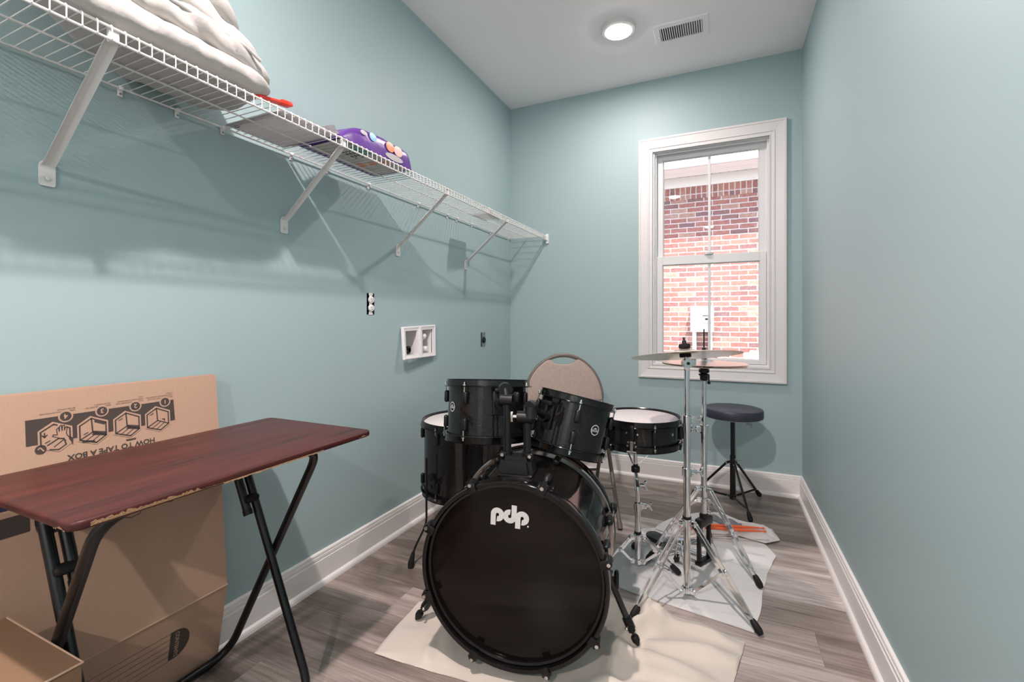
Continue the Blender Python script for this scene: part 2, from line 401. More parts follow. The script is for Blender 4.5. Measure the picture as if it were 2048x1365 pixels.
# door behind the viewer
mb = MB(); mb.box((1.175, Y0 - 0.05, 1.02), (0.836, 0.04, 2.03), bev=0.002)
dr = struct(obj('door_1', mb, M['doorwhite']))
for z0, z1 in ((0.2, 0.95), (1.1, 1.9)):
    for x0 in (0.85, 1.22):
        mb = MB(); mb.box((x0 + 0.14, Y0 - 0.027, (z0 + z1) / 2), (0.28, 0.012, z1 - z0), bev=0.004); obj('door_panel', mb, M['doorwhite'], dr)
mb = MB(); mb.cyl((0.83, Y0 - 0.03, 0.95), (0.83, Y0 + 0.02, 0.95), 0.012); mb.sphere((0.83, Y0 + 0.035, 0.95), 0.028); obj('door_knob', mb, M['brass'], dr)
mb = MB()
for x in (0.712, 1.638): mb.box((x, Y0 + 0.009, 1.065), (0.08, 0.018, 2.13), bev=0.003)
mb.box((1.175, Y0 + 0.009, 2.09), (0.846, 0.018, 0.08), bev=0.003); struct(obj('trim_2', mb, M['trim']))

# floor: one mesh of planks running across the room
PW, PL = 0.178, 1.22
special = {-1: [(0.0, .35), (0.58, .72), (1.80, .35)], -6: [(0.0, .12), (0.172, .66), (1.39, .3)], -3: [(0, .20), (0.365, .68), (1.58, .4)],
           -2: [(0, .35), (0.95, .82)], 0: [(0, .4), (1.05, .50)], 1: [(0, .3), (0.70, .80)], 2: [(0, .5), (1.2, .82)], 3: [(0, .45), (0.9, .72)],
           4: [(0, .5), (1.1, .22)], 5: [(0, .25), (0.6, .30)], 6: [(0, .3), (1.25, .52)], 7: [(0, .4), (0.8, .12)], -4: [(0, .18), (1.02, .3)], -5: [(0, .10), (1.2, .24)],
           -7: [(0, .3), (0.6, .15)]}  # real plank tones, but right-hand planks lightened in colour to imitate window light
mb = MB(); faces_col = []
rk = random.Random(5)
k0, k1 = math.floor((Y0 - 1.89) / PW), math.ceil((D - 1.89) / PW)
bmf = mb.bm; lay = bmf.loops.layers.color.new('plank')
def addq(vs, c):
    f = bmf.faces.new([bmf.verts.new(v) for v in vs]); f.smooth = False
    for l in f.loops: l[lay] = (*c, 1)
for k in range(k0, k1 + 1):
    a, b = max(Y0 - T, 1.89 + k * PW), min(D, 1.89 + (k + 1) * PW)
    if b <= a: continue
    js = special.get(k) or [(0.0, rk.random() * .6), (rk.uniform(0.3, 1.6), rk.random() * .6)]
    for i, (x0, t) in enumerate(js):
        x1 = js[i + 1][0] if i + 1 < len(js) else W
        c = (t, rk.random(), 0); g = 0.0005; zz = -0.0008
        addq([(x0 + g, a + g, 0), (x1 - g, a + g, 0), (x1 - g, b - g, 0), (x0 + g, b - g, 0)], c)
        dk = (0, c[1], 0)
        for p, q, r, s_ in (((x0, a), (x1, a), (x1 - g, a + g), (x0 + g, a + g)), ((x0 + g, b - g), (x1 - g, b - g), (x1, b), (x0, b)),
                            ((x0, a), (x0 + g, a + g), (x0 + g, b - g), (x0, b)), ((x1 - g, a + g), (x1, a), (x1, b), (x1 - g, b - g))):
            z = [zz if (abs(v[0] - x0) < 1e-6 or abs(v[0] - x1) < 1e-6 or abs(v[1] - a) < 1e-6 or abs(v[1] - b) < 1e-6) else 0 for v in (p, q, r, s_)]
            addq([(v[0], v[1], zi) for v, zi in zip((p, q, r, s_), z)], dk)
for q in (((0, Y0 - T), (W, Y0 - T), (W, D), (0, D)),): addq([(x, y, -0.06) for x, y in q], (0, 0, 0))
struct(obj('floor', mb, M['floor']))

# baseboards with shoe moulding
PROF = [(0, 0.134), (0.005, 0.134), (0.0085, 0.1325), (0.0105, 0.129), (0.0112, 0.1225), (0.0085, 0.1212), (0.0085, 0.1202), (0.0128, 0.1188), (0.0135, 0.1075), (0.0105, 0.1058), (0.0105, 0.1045),
        (0.0148, 0.1030), (0.0155, 0.1005), (0.0155, 0.022), (0.0175, 0.0205), (0.0235, 0.0165), (0.0275, 0.010), (0.029, 0.0), (0, 0.0)]
def base(name, place, a, b, cut):
    mb = MB(); n = len(PROF); vs = []
    for s, e in ((0, a), (1, b)):
        for d, z in PROF: vs.append(place(d, e + (d if s == 0 else -d) * cut[s], z))
    fs = [(i, (i + 1) % n, n + (i + 1) % n, n + i) for i in range(n)] + [tuple(range(n)), tuple(range(n, 2 * n))]
    mb.add(vs, fs, None, False); return struct(obj(name, mb, M['baseboard'], sharp=20))
base('baseboard_left', lambda d, s, z: (d, s, z), Y0, D, (1, 1))
base('baseboard_right', lambda d, s, z: (W - d, s, z), Y0, D, (1, 1))
base('baseboard_back', lambda d, s, z: (s, D - d, z), 0, W, (1, 1))

# ------------------------------------------------------------------ window
win = MB()
def ring(mb, x0, x1, z0, z1, prof):                       # mitred frame: prof = [(inset from outer edge, y)]
    n = len(prof); vs = []
    for cx_, cz_, sx, sz in ((x0, z0, 1, 1), (x1, z0, -1, 1), (x1, z1, -1, -1), (x0, z1, 1, -1)):
        for d, y in prof: vs.append((cx_ + sx * d, y, cz_ + sz * d))
    fs = []
    for c in range(4):
        c2 = (c + 1) % 4
        for i in range(n):
            j = (i + 1) % n; fs.append((c * n + i, c2 * n + i, c2 * n + j, c * n + j))
    mb.add(vs, fs, None, False)
# casing
mb = MB(); F0 = D
ring(mb, 0.983, 1.873, 0.690, 2.331, [(0, F0), (0, F0 - 0.019), (0.004, F0 - 0.022), (0.013, F0 - 0.022), (0.016, F0 - 0.019), (0.035, F0 - 0.0165), (0.060, F0 - 0.0135), (0.0655, F0 - 0.0165), (0.070, F0 - 0.0165), (0.073, F0 - 0.012), (0.085, F0 - 0.011), (0.089, F0 - 0.014), (0.0935, F0 - 0.014), (0.0935, F0)])
struct(obj('trim_1', mb, M['trim'], sharp=15))
# vinyl frame and jamb (fills the opening)
x0, x1, z0, z1 = WIN
mb = MB()
ring(mb, x0, x1, z0, z1, [(0.0, D + 0.004), (0.010, D + 0.004), (0.0105, D + 0.028), (0.020, D + 0.028), (0.0205, D + 0.036), (0.014, D + 0.062), (0.024, D + 0.064), (0.024, D + 0.105), (0.0, D + 0.105)])
wf = struct(obj('window_1', mb, M['vinyl'], sharp=15))
gx0, gx1 = 1.137, 1.723
def sash(name, za, zb, y, th, rails, mb=None):
    mb = MB(); bot, top = rails; st = gx0 - 0.0 - (x0 + 0.022)
    a, b = x0 + 0.022, x1 - 0.022
    for (c, s) in (((a + st / 2, y, (za + zb) / 2), (st, th, zb - za)), ((b - st / 2, y, (za + zb) / 2), (st, th, zb - za)),
                   (((a + b) / 2, y, za + bot / 2), (b - a - 2 * st, th, bot)), (((a + b) / 2, y, zb - top / 2), (b - a - 2 * st, th, top))): mb.box(c, s, bev=0.002, seg=1)
    ss = obj(name, mb, M['vinyl'], wf)
    # glazing bead
    mb = MB(); ring(mb, a + st, b - st, za + bot, zb - top, [(0, y - th / 2 + 0.006), (0.004, y - th / 2 + 0.009), (0.006, y), (0, y)]); obj('glazing_bead', mb, M['vinyl'], ss)
    mb = MB(); mb.box(((a + b) / 2, y + 0.002, (za + bot + zb - top) / 2), (0.017, 0.008, zb - top - za - bot), bev=0.002, seg=1); obj('muntin', mb, M['vinyl'], ss)
    mb = MB()
    mb.box(((a + b) / 2, y + 0.008, (za + bot + zb - top) / 2), (b - a - 2 * st, 0.003, zb - top - za - bot))
    obj('pane', mb, M['glass'], ss)
    return ss
up = sash('upper_sash', 1.478, 2.222, D + 0.083, 0.030, (0.045, 0.030))
lo = sash('lower_sash', 0.802, 1.522, D + 0.050, 0.032, (0.026, 0.058))
mb = MB(); mb.lathe([(0.0, 0.0), (0.030, 0.0), (0.028, 0.012), (0.012, 0.016), (0, 0.016)], Matrix.Translation((1.43, D + 0.045, 1.522)), 24); mb.box((1.43, D + 0.038, 1.530), (0.022, 0.05, 0.008), bev=0.003); obj('sash_lock', mb, M['vinyl'], lo)
mb = MB()
mb.box((1.433, D - 0.004 + 0.01, 0.774), (0.70, 0.03, 0.012), bev=0.003); obj('stool_ledge', mb, M['vinyl'], wf)

# ------------------------------------------------------------------ outside
BW = 6.70
nb = thing('neighbouring_house', 'red brick house across the side yard, seen through the window', 'house', (1.4, BW, -0.15))
mb = MB(); mb.box((1.4, BW + 0.1, 1.29), (8, 0.2, 2.89)); obj('brick_wall', mb, M['brick'], nb, sharp=60)
mb = MB(); mb.box((1.4, BW + 0.095, 2.815), (8, 0.2, 0.165)); obj('soldier_course', mb, M['soldier'], nb)
mb = MB(); mb.box((1.4, BW + 0.06, 2.968), (8, 0.16, 0.138), bev=0.003); obj('frieze_board', mb, M['soffit'], nb)
mb = MB()
for i in range(5): mb.box((1.4, BW + 0.09 - 0.1 * i - 0.05, 3.045 + 0.002 * (i % 2)), (8, 0.098, 0.016), bev=0.003, seg=1)
so = obj('soffit', mb, M['soffit'], nb)
for i in range(9):
    mb = MB(); mb.box((0.995 + 0.1 * i, BW - 0.022, 3.036), (0.009, 0.006, 0.004)); obj('vent_hole', mb, M['dark'], so)
mb = MB(); mb.box((1.4, BW - 0.445, 3.11), (8, 0.03, 0.15), bev=0.004); obj('fascia', mb, M['soffit'], nb)
mb = MB(); mb.add([(-2.6, BW - 0.47, 3.18), (5.4, BW - 0.47, 3.18), (5.4, BW + 2.2, 4.6), (-2.6, BW + 2.2, 4.6), (-2.6, BW - 0.47, 3.15), (5.4, BW - 0.47, 3.15), (5.4, BW + 2.2, 4.57), (-2.6, BW + 2.2, 4.57)],
                  [(0, 1, 2, 3), (4, 5, 6, 7), (0, 1, 5, 4), (1, 2, 6, 5), (2, 3, 7, 6), (3, 0, 4, 7)], None, False); obj('roof', mb, M['gunmetal'], nb)
me_ = thing('electric_meter', 'pale grey electric meter box on the brick wall outside', 'meter', (1.276, BW, 0.93))
mb = MB(); mb.box((1.276, BW - 0.075, 1.10), (0.286, 0.15, 0.34), bev=0.006); obj('meter_case', mb, M['meter'], me_)
mb = MB(); mb.lathe([(0.082, 0), (0.082, 0.03), (0.066, 0.05), (0.0, 0.055)], m4(frame_z((0, -1, 0)), (1.325, BW - 0.15, 1.12)), 32); obj('meter_dial', mb, M['logo'], me_)
mb = MB(); mb.box((1.318, BW - 0.206, 1.145), (0.075, 0.004, 0.008)); mb.box((1.34, BW - 0.206, 1.10), (0.05, 0.004, 0.022)); obj('dial_plate', mb, M['bmetal'], me_)
mb = MB()
for x in (1.178, 1.372): mb.cyl((x, BW - 0.05, -0.148), (x, BW - 0.05, 0.94), 0.027, 14)
obj('conduit', mb, M['meter'], me_)
ac = thing('air_conditioner', 'white air conditioner unit standing beside the brick wall outdoors', 'air conditioner', (2.05, 6.1, -0.148))
mb = MB(); mb.box((2.12, 6.1, 0.285), (0.60, 0.5, 0.865), bev=0.015); obj('cabinet', mb, M['ac'], ac)
mb = MB(); mb.box((1.785, 6.12, 0.27), (0.07, 0.3, 0.835), bev=0.006); obj('side_box', mb, M['ac'], ac)
mb = MB()
for i in range(6): mb.box((2.12, 5.846, 0.1 + 0.09 * i), (0.5, 0.008, 0.012))
obj('grille', mb, M['meter'], ac)
rr = random.Random(3); mb = MB()
for i in range(900):
    a, e, q = rr.uniform(0, 2 * PI), rr.uniform(-0.5, 1.5), rr.uniform(0.75, 1)
    c = V3((1.36 + 0.33 * q * math.cos(a) * math.cos(e), 5.95 + 0.26 * q * math.sin(a) * math.cos(e), 0.30 + 0.40 * q * math.sin(e)))
    R = Matrix.Rotation(rr.uniform(0, 6.3), 3, (rr.random() - .5, rr.random() - .5, rr.random() - .5)); s = rr.uniform(0.02, 0.04)
    mb.add([c + R @ V3(p) * s for p in ((-1, 0, 0), (0, -.5, .15), (1, 0, 0), (0, .5, .15))], [(0, 1, 2, 3)])
sh = thing('shrub', 'low red leafed shrub in front of the brick wall outdoors', 'plant', (1.42, 5.95, -0.148))
obj('foliage', mb, M['leafred'], sh)
mb = MB()
for i in range(7):
    a = i * 0.9; mb.tube([(1.42 + 0.02 * math.cos(a), 5.95 + 0.02 * math.sin(a), -0.148), (1.42 + 0.2 * math.cos(a), 5.95 + 0.16 * math.sin(a), 0.35)], [0.012, 0.005], 6)
obj('stem', mb, M['chairmetal'], sh)
mb = MB(); mb.box((1.4, 6.8, -0.2), (16, 6.75, 0.1)); gr = struct(obj('floor_outside', mb, M['ground']))

# ------------------------------------------------------------------ ceiling lamp(s) and vent
def downlight(x, y, label, power):
    t = thing('ceiling_light', label, 'ceiling light', (x, y, H), group='round ceiling lights')
    mb = MB(); mb.lathe([(0.098, 0), (0.098, -0.010), (0.092, -0.020), (0.074, -0.024), (0.068, -0.020), (0.067, -0.014), (0.067, 0)], Matrix.Translation((x, y, H)), 48, closed=True); obj('trim_ring', mb, M['trim'], t)
    mb = MB(); mb.lathe([(0.0672, -0.014), (0.0672, -0.0275), (0.05, -0.0300), (0.0275, -0.0310)], Matrix.Translation((x, y, H)), 40); obj('lens', mb, emissive('lamp_lens_glow', LAMPC, power * 0.3), t)
    mb = MB(); mb.lathe([(0.0275, -0.0310), (0.012, -0.0314), (0.0, -0.0315)], Matrix.Translation((x, y, H)), 32); obj('bulb_window', mb, emissive('lamp_bulb_glow', LAMPC, power * 4.4), t)
downlight(0.975, 2.62, 'lit round ceiling light beside the ceiling vent near the window', 210.0)
downlight(0.945, 0.317, 'round ceiling light nearer the door, seen only as a reflection in the window', 700.0)
downlight(1.315, -1.99, 'added unseen ceiling light behind the camera, filling the shade under the shelf', 950.0)  # third lamp is made up, put in as fill for the shaded left wall
vt = thing('ceiling_vent', 'white rectangular slatted air vent in the ceiling', 'vent', (1.297, 2.785, H))
mb = MB(); za, zb = H - 0.0005, H - 0.007
ring_v = [(0.0, 0.0), (0.006, -0.006), (0.036, -0.007), (0.036, 0.0)]
vs = []; 
for cx_, cy_, sx, sy in ((1.148, 2.685, 1, 1), (1.446, 2.685, -1, 1), (1.446, 2.885, -1, -1), (1.148, 2.885, 1, -1)):
    for d, z in ring_v: vs.append((cx_ + sx * d, cy_ + sy * d, H + z))
n = 4; fs = [(c * n + i, ((c + 1) % 4) * n + i, ((c + 1) % 4) * n + (i + 1) % n, c * n + (i + 1) % n) for c in range(4) for i in range(n)]
mb.add(vs, fs, None, False); obj('frame', mb, M['ceiling'], vt, sharp=15)
mb = MB(); mb.box((1.297, 2.785, H - 0.0008), (0.226, 0.128, 0.0012)); obj('duct_opening', mb, M['dark'], vt)
for i in range(19):
    x = 1.190 + i * 0.0119
    s_ = 0.75 if i < 10 else -0.75
    mb = MB(); mb.box((x, 2.785, H - 0.0055), (0.0075, 0.126, 0.0010), Matrix.Rotation(s_, 3, 'Y')); obj('slat', mb, M['ceiling'], vt)
mb = MB(); mb.box((1.176, 2.81, H - 0.011), (0.004, 0.03, 0.010)); obj('lever', mb, M['ceiling'], vt)

# ------------------------------------------------------------------ wall fittings
ot = thing('electrical_outlet', 'white duplex electrical outlet without a cover plate, left of the washer box', 'outlet', (0, 1.698, 1.161))
mb = MB(); mb.box((-0.045, 1.698, 1.161), (0.004, 0.050, 0.100))
for y in (1.6735, 1.7225): mb.box((-0.022, y, 1.161), (0.044, 0.002, 0.1))
for z in (1.1115, 1.2105): mb.box((-0.022, 1.698, z), (0.044, 0.05, 0.002))
obj('wall_box', mb, M['bluebox'], ot)
mb = MB(); mb.box((0.001, 1.698, 1.161), (0.002, 0.018, 0.104)); mb.box((0.0015, 1.698, 1.207), (0.002, 0.026, 0.010)); mb.box((0.0015, 1.698, 1.115), (0.002, 0.026, 0.010)); obj('mounting_strap', mb, M['wplastic'], ot)
for z in (1.1805, 1.1415):
    mb = MB(); mb.prism([(a * 0.0172, b * 0.0152) for a, b in [(math.cos(t) if abs(math.cos(t)) < 0.93 else math.copysign(0.93, math.cos(t)), math.sin(t)) for t in [i * PI / 14 for i in range(28)]]], 0.009, Matrix(((0, 0, 1, 0), (1, 0, 0, 1.698), (0, 1, 0, z), (0, 0, 0, 1))), bev=0.001)
    rc = obj('receptacle', mb, M['wplastic'], ot)
    mb = MB()
    for dy in (-0.006, 0.006): mb.box((0.0092, 1.698 + dy, z + 0.003), (0.0006, 0.002, 0.007))
    mb.box((0.0092, 1.698, z - 0.007), (0.0006, 0.004, 0.004)); obj('socket_slot', mb, M['dark'], rc)

wb = thing('washer_box', 'white recessed laundry supply box hanging crooked on the left wall', 'washer box', (0, 2.065, 0.97))
TL, TR, BL, BR = V3((0.008, 1.918, 1.049)), V3((0.006, 2.219, 1.058)), V3((0.034, 1.900, 0.882)), V3((0.008, 2.220, 0.879))
def wq(a, b, d=0.0):
    p = TL * (1 - a) * (1 - b) + TR * a * (1 - b) + BL * (1 - a) * b + BR * a * b
    return p + V3((d, 0, 0))
mb = MB()
def wring(a0, a1, b0, b1, prof):
    vs = []; n = len(prof)
    for ca, cb, sa, sb in ((a0, b0, 1, 1), (a1, b0, -1, 1), (a1, b1, -1, -1), (a0, b1, 1, -1)):
        for d, h in prof: vs.append(wq(ca + sa * d / 0.30, cb + sb * d / 0.17, h))
    mb.add(vs, [(c * n + i, ((c + 1) % 4) * n + i, ((c + 1) % 4) * n + (i + 1) % n, c * n + (i + 1) % n) for c in range(4) for i in range(n)], None, False)
for a0, a1 in ((0, 0.5), (0.5, 1.0)): wring(a0, a1, 0, 1, [(0, 0), (0.0, 0.007), (0.004, 0.010), (0.018, 0.006), (0.022, 0.006), (0.022, -0.004), (0.0, -0.004)])
obj('face_frame', mb, M['wplastic'], wb, sharp=15)
mb = MB()
for ya, yb in ((1.940, 2.060), (2.070, 2.190)):
    c = (ya + yb) / 2
    mb.box((-0.075, c, 0.97), (0.003, yb - ya, 0.145)); mb.box((-0.035, ya, 0.97), (0.076, 0.003, 0.145)); mb.box((-0.035, yb, 0.97), (0.076, 0.003, 0.145))
    mb.box((-0.035, c, 0.8985), (0.076, yb - ya, 0.003)); mb.box((-0.035, c, 1.0415), (0.076, yb - ya, 0.003))
obj('recess_tub', mb, M['wplastic'], wb)
mb = MB(); mb.lathe([(0.009, 0), (0.009, 0.01), (0.020, 0.012), (0.021, 0.02), (0.021, 0.034), (0.012, 0.036), (0.011, 0.02)], m4(frame_z((1, 0.1, 0)), (-0.045, 2.005, 0.925)), 20); mb.cyl((-0.055, 1.975, 0.90), (-0.055, 1.975, 0.985), 0.006); obj('drain_fitting', mb, M['blackchrome'], wb)
mb = MB(); mb.cyl((-0.04, 2.12, 0.90), (-0.04, 2.12, 0.95), 0.016); mb.sphere((-0.03, 2.12, 0.965), 0.021); mb.cyl((-0.03, 2.12, 0.965), (-0.005, 2.135, 0.99), 0.009); mb.sphere((-0.012, 2.135, 0.995), 0.019); mb.cyl((-0.02, 2.145, 0.925), (0.0, 2.155, 0.925), 0.014); obj('supply_valve', mb, M['wplastic'], wb)

do = thing('dryer_outlet', 'uncovered black round dryer socket in a metal plate near the back corner', 'outlet', (0, 2.824, 0.95))
mb = MB(); mb.box((-0.04, 2.824, 0.95), (0.004, 0.062, 0.098)); mb.box((-0.02, 2.793, 0.95), (0.04, 0.002, 0.098)); mb.box((-0.02, 2.855, 0.95), (0.04, 0.002, 0.098)); obj('wall_box', mb, M['dark'], do)
mb = MB(); mb.box((0.001, 2.827, 0.95), (0.003, 0.046, 0.098), bev=0.001, seg=1); obj('face_plate', mb, M['steelplate'], do)
mb = MB(); mb.lathe([(0.021, 0), (0.021, 0.008), (0.017, 0.010), (0.0, 0.009)], m4(frame_z((1, 0, 0)), (0.002, 2.827, 0.947)), 24); obj('socket', mb, M['bplastic'], do)
for z in (0.995, 0.905):
    mb = MB(); mb.lathe([(0.003, 0), (0.003, 0.0015), (0, 0.002)], m4(frame_z((1, 0, 0)), (0.0025, 2.827, z)), 10); obj('screw', mb, M['screw'], do)
# ------------------------------------------------------------------ wire shelf
DK, LB, FX, BX = 1.722, 1.6905, 0.309, 0.012
SY0, SY1 = -0.20, 3.272
ws = thing('wire_shelf', 'long white wire shelf along the left wall', 'shelf', (0, 1.5, DK))
mb = MB(); y = SY0 + 0.01
while y < SY1:
    mb.tube([(BX, y, DK), (FX - 0.004, y, DK), (FX, y, DK - 0.004), (FX, y, LB)], 0.0014, 6); y += 0.0254
obj('wire_deck', mb, M['wire'], ws)
for nm, x, z, r in (('back_rail', BX, DK - 0.004, 0.0030), ('middle_rail', 0.145, DK - 0.0042, 0.0027), ('front_rail', FX - 0.005, DK - 0.0042, 0.0030), ('front_rail', FX - 0.004, LB, 0.0032)):
    mb = MB(); mb.cyl((x, SY0, z), (x, SY1, z), r, 8); obj(nm, mb, M['wire'], ws)
for yb in (-0.116, 0.554, 1.2247, 1.897, 2.584):
    mb = MB(); p, q = V3((0.292, yb, LB + 0.010)), V3((0.006, yb, 1.462)); d = (q - p).normalized(); nrm = V3((-d.z, 0, d.x))
    L = (q - p).length; prof = [(-0.0135, 0.004), (-0.0045, -0.004), (0.0045, -0.004), (0.0135, 0.004), (0.0135, 0.0055), (0.0045, -0.0022), (-0.0045, -0.0022), (-0.0135, 0.0055)]
    vs = []
    for k, (tt, sc) in enumerate(((0, 0.85), (0.04, 1.0), (0.93, 0.95), (1.0, 1.0))):
        for a, b in prof: vs.append(p + d * L * tt + V3((0, 1, 0)) * a * sc + nrm * b * (1 if k < 3 else 0.5))
    n = len(prof); fs = [(k * n + i, k * n + (i + 1) % n, (k + 1) * n + (i + 1) % n, (k + 1) * n + i) for k in range(3) for i in range(n)] + [tuple(range(n)), tuple(range(3 * n, 4 * n))]
    mb.add(vs, fs, None, False)
    mb.prism([(x, z) for x, z in arc((0, 0.008), 0.0155, 0, PI, 10)] + [(-0.0155, -0.036), (-0.012, -0.040), (0.012, -0.040), (0.0155, -0.036)], 0.004, Matrix(((0, 0, 1, 0.001), (1, 0, 0, yb), (0, 1, 0, 1.452), (0, 0, 0, 1))))
    mb.box((0.296, yb, LB + 0.014), (0.012, 0.020, 0.030), bev=0.002, seg=1)
    br = obj('support_brace', mb, M['wire'], ws, sharp=25)
    mb = MB(); mb.lathe([(0.0055, 0), (0.005, 0.003), (0.0, 0.0035)], m4(frame_z((1, 0, 0)), (0.005, yb, 1.430)), 12); obj('screw', mb, M['screw'], br)
for y in (0.03, 0.36, 0.7031, 0.8481, 0.9876, 1.2532, 1.4297, 1.6778, 2.0668, 2.3573, 2.4663, 2.6553, 2.9299, 3.2261):
    mb = MB(); mb.box((0.009, y, DK - 0.003), (0.017, 0.011, 0.012), bev=0.003); mb.box((0.004, y, DK - 0.014), (0.006, 0.012, 0.022), bev=0.002)
    cl = obj('wall_clip', mb, M['wplastic'], ws)
    mb = MB(); mb.lathe([(0.0033, 0), (0.003, 0.002), (0, 0.002)], m4(frame_z((1, 0, 0)), (0.007, y, DK - 0.018)), 10); obj('screw', mb, M['screw'], cl)
mb = MB(); mb.box((0.309, 3.276, 1.700), (0.020, 0.014, 0.072), bev=0.002, seg=1); mb.box((0.305, 3.267, 1.706), (0.026, 0.016, 0.042), bev=0.003); obj('end_bracket', mb, M['wplastic'], ws)

# comforter: folded layers resting on the wires
cf = thing('comforter', 'folded white comforter piled high on the wire shelf', 'comforter', (0.17, 0.68, DK + 0.0015))
def layer(ya, yb, z0, hz, xc, hx, seed, droop=0.0, amp=0.010, diag=False, n=4.0):
    NA, NB = 70, 56; mb = MB(); vs = []
    for i in range(NA + 1):
        t = -1 + 2 * i / NA; t = math.copysign(abs(t) ** 0.8, t)
        s = max(0.02, (1 - min(1, abs(t)) ** n) ** (1 / 2.2)); yc = (ya + yb) / 2 + (yb - ya) / 2 * t
        for k in range(NB):
            a = 2 * PI * k / NB; ca, sa = math.cos(a), math.sin(a)
            ex = math.copysign(abs(ca) ** 0.62, ca); ez = math.copysign(abs(sa) ** 0.72, sa)
            p = V3((xc + hx * ex * (0.55 + 0.45 * s), yc, z0 + hz + hz * ez * s - droop * max(0, t) ** 3))
            q = V3((p.x * 5 + seed, (p.y + p.z * 0.9) * 7, p.z * 9 + seed))
            d = amp * (noise.noise(q) + 0.5 * noise.noise(q * 2.3) + 1.0 * abs(noise.noise(V3((p.x * 2.5, (p.y * 0.75 + p.z) * 14, seed)))) + 0.45 * abs(noise.noise(V3((p.x * 8, (p.y * 0.9 + p.z) * 30, seed + 3)))) - 0.3)
            nrm = V3((ex, 0.6 * t * (1 - s), ez)).normalized()
            p += nrm * d
            if diag:
                xm = min(0.30, max(0.02, 0.222 - (p.y - 0.436) * 0.765 - 0.35 * (p.z - DK))); p.x = xm + (p.x - 0.022) * (0.325 - xm) / 0.303
            p.z = max(p.z, DK + 0.0025); p.x = max(p.x, 0.022)
            vs.append(p)
    fs = [(i * NB + k, i * NB + (k + 1) % NB, (i + 1) * NB + (k + 1) % NB, (i + 1) * NB + k) for i in range(NA) for k in range(NB)]
    fs += [tuple(range(NB)), tuple(NA * NB + k for k in range(NB))]
    mb.add(vs, fs); return mb
LAY = [(0.345, 0.962, DK + 0.003, 0.043, 0.172, 0.150, 1.0, 0.0, 0.012, True), (0.335, 0.962, DK + 0.070, 0.045, 0.166, 0.140, 4.2, 0.045, 0.022, True), (0.32, 0.935, DK + 0.132, 0.045, 0.158, 0.132, 6.3, 0.070, 0.026, True),
       (0.31, 0.880, DK + 0.198, 0.045, 0.150, 0.124, 8.1, 0.085, 0.026, False), (0.30, 0.790, DK + 0.262, 0.046, 0.142, 0.116, 12.4, 0.095, 0.024, False)]
for l in LAY: 
    lo_ = obj('folded_layer', layer(*l), M['comforter'], cf, sharp=80)
for l, zf in ((LAY[1], 0.55), (LAY[4], 0.35)):
    mb = MB(); pts = []
    ya, yb, z0, hz, xc, hx, sd, dr_, am, dg_ = l
    for i in range(60):
        yy = ya + 0.04 + (yb - ya - 0.10) * i / 59
        pts.append((xc + hx * 0.97 + 0.006 * noise.noise(V3((yy * 9, sd, 0))), yy, z0 + hz * (1 + zf * 0.7) + 0.008 * noise.noise(V3((yy * 17, sd, 3))) - dr_ * max(0, (2 * yy - ya - yb) / (yb - ya)) ** 3))
    mb.tube(pts, 0.005, 8); obj('piping', mb, M['comforter'], cf)

# grey plastic bag
def pillow(x0, x1, y0, y1, z0, h, seed, amp, nx=30, ny=40, power=3.0, taper=0.0):
    mb = MB(); top, bot = [], []
    for i in range(nx + 1):
        for j in range(ny + 1):
            a, b = math.sin(PI / 2 * (-1 + 2 * i / nx)), math.sin(PI / 2 * (-1 + 2 * j / ny))
            s = max(0, (1 - abs(a) ** power) * (1 - abs(b) ** power)) ** 0.5
            if taper and b < -0.55: s *= 1 - taper * ((-0.55 - b) / 0.45) ** 1.3
            wob = noise.noise(V3((a * 2 + seed, b * 2, 0))) * 0.06
            x = (x0 + x1) / 2 + (x1 - x0) / 2 * a * (1 + wob * abs(b)); yy = (y0 + y1) / 2 + (y1 - y0) / 2 * b * (1 + wob * abs(a))
            cr = amp * (abs(noise.noise(V3((a * 3.1 + seed, b * 4.3, 1)))) + 0.6 * abs(noise.noise(V3((a * 7 + seed, b * 9, 5)))))
            top.append(V3((x, yy, z0 + 0.002 + s * h * (0.85 + 0.15 * noise.noise(V3((a + seed, b, 2)))) - cr * s)))
            bot.append(V3((x, yy, z0 + 0.0005 + (1 - s) * 0.004)))
    n = ny + 1; N = len(top)
    f = [(i * n + j, (i + 1) * n + j, (i + 1) * n + j + 1, i * n + j + 1) for i in range(nx) for j in range(ny)]
    mb.add(top + bot, f + [tuple(N + k for k in q[::-1]) for q in f])
    edge = [i * n for i in range(nx + 1)] + [nx * n + j for j in range(1, n)] + [i * n + ny for i in range(nx - 1, -1, -1)] + [j for j in range(ny - 1, 0, -1)]
    mb.bm.verts.ensure_lookup_table()
    for k in range(len(edge)):
        a, b = edge[k], edge[(k + 1) % len(edge)]
        try: mb.bm.faces.new([mb.bm.verts[a], mb.bm.verts[b], mb.bm.verts[b + N], mb.bm.verts[a + N]]).smooth = True
        except ValueError: pass
    return mb
gb = thing('plastic_bag', 'crumpled silver grey plastic bag on the wire shelf beside the comforter', 'bag', (0.15, 1.12, DK + 0.0015))
obj('bag_body', pillow(0.022, 0.285, 0.990, 1.205, DK + 0.0016, 0.034, 3.3, 0.016), M['silverbag'], gb, sharp=60)
mb = MB(); vs = []
for i in range(9):
    for j in range(7):
        x = 0.05 + 0.03 * i; yy = 1.222 - 0.006 * j + 0.01 * noise.noise(V3((i, j, 4))); 
        vs.append((x, yy, DK + 0.006 + 0.0045 * j + 0.012 * abs(noise.noise(V3((i * 0.9, j * 0.7, 2))))))
mb.add(vs, [(i * 7 + j, (i + 1) * 7 + j, (i + 1) * 7 + j + 1, i * 7 + j + 1) for i in range(8) for j in range(6)]); obj('loose_flap', mb, M['silverbag'], gb)
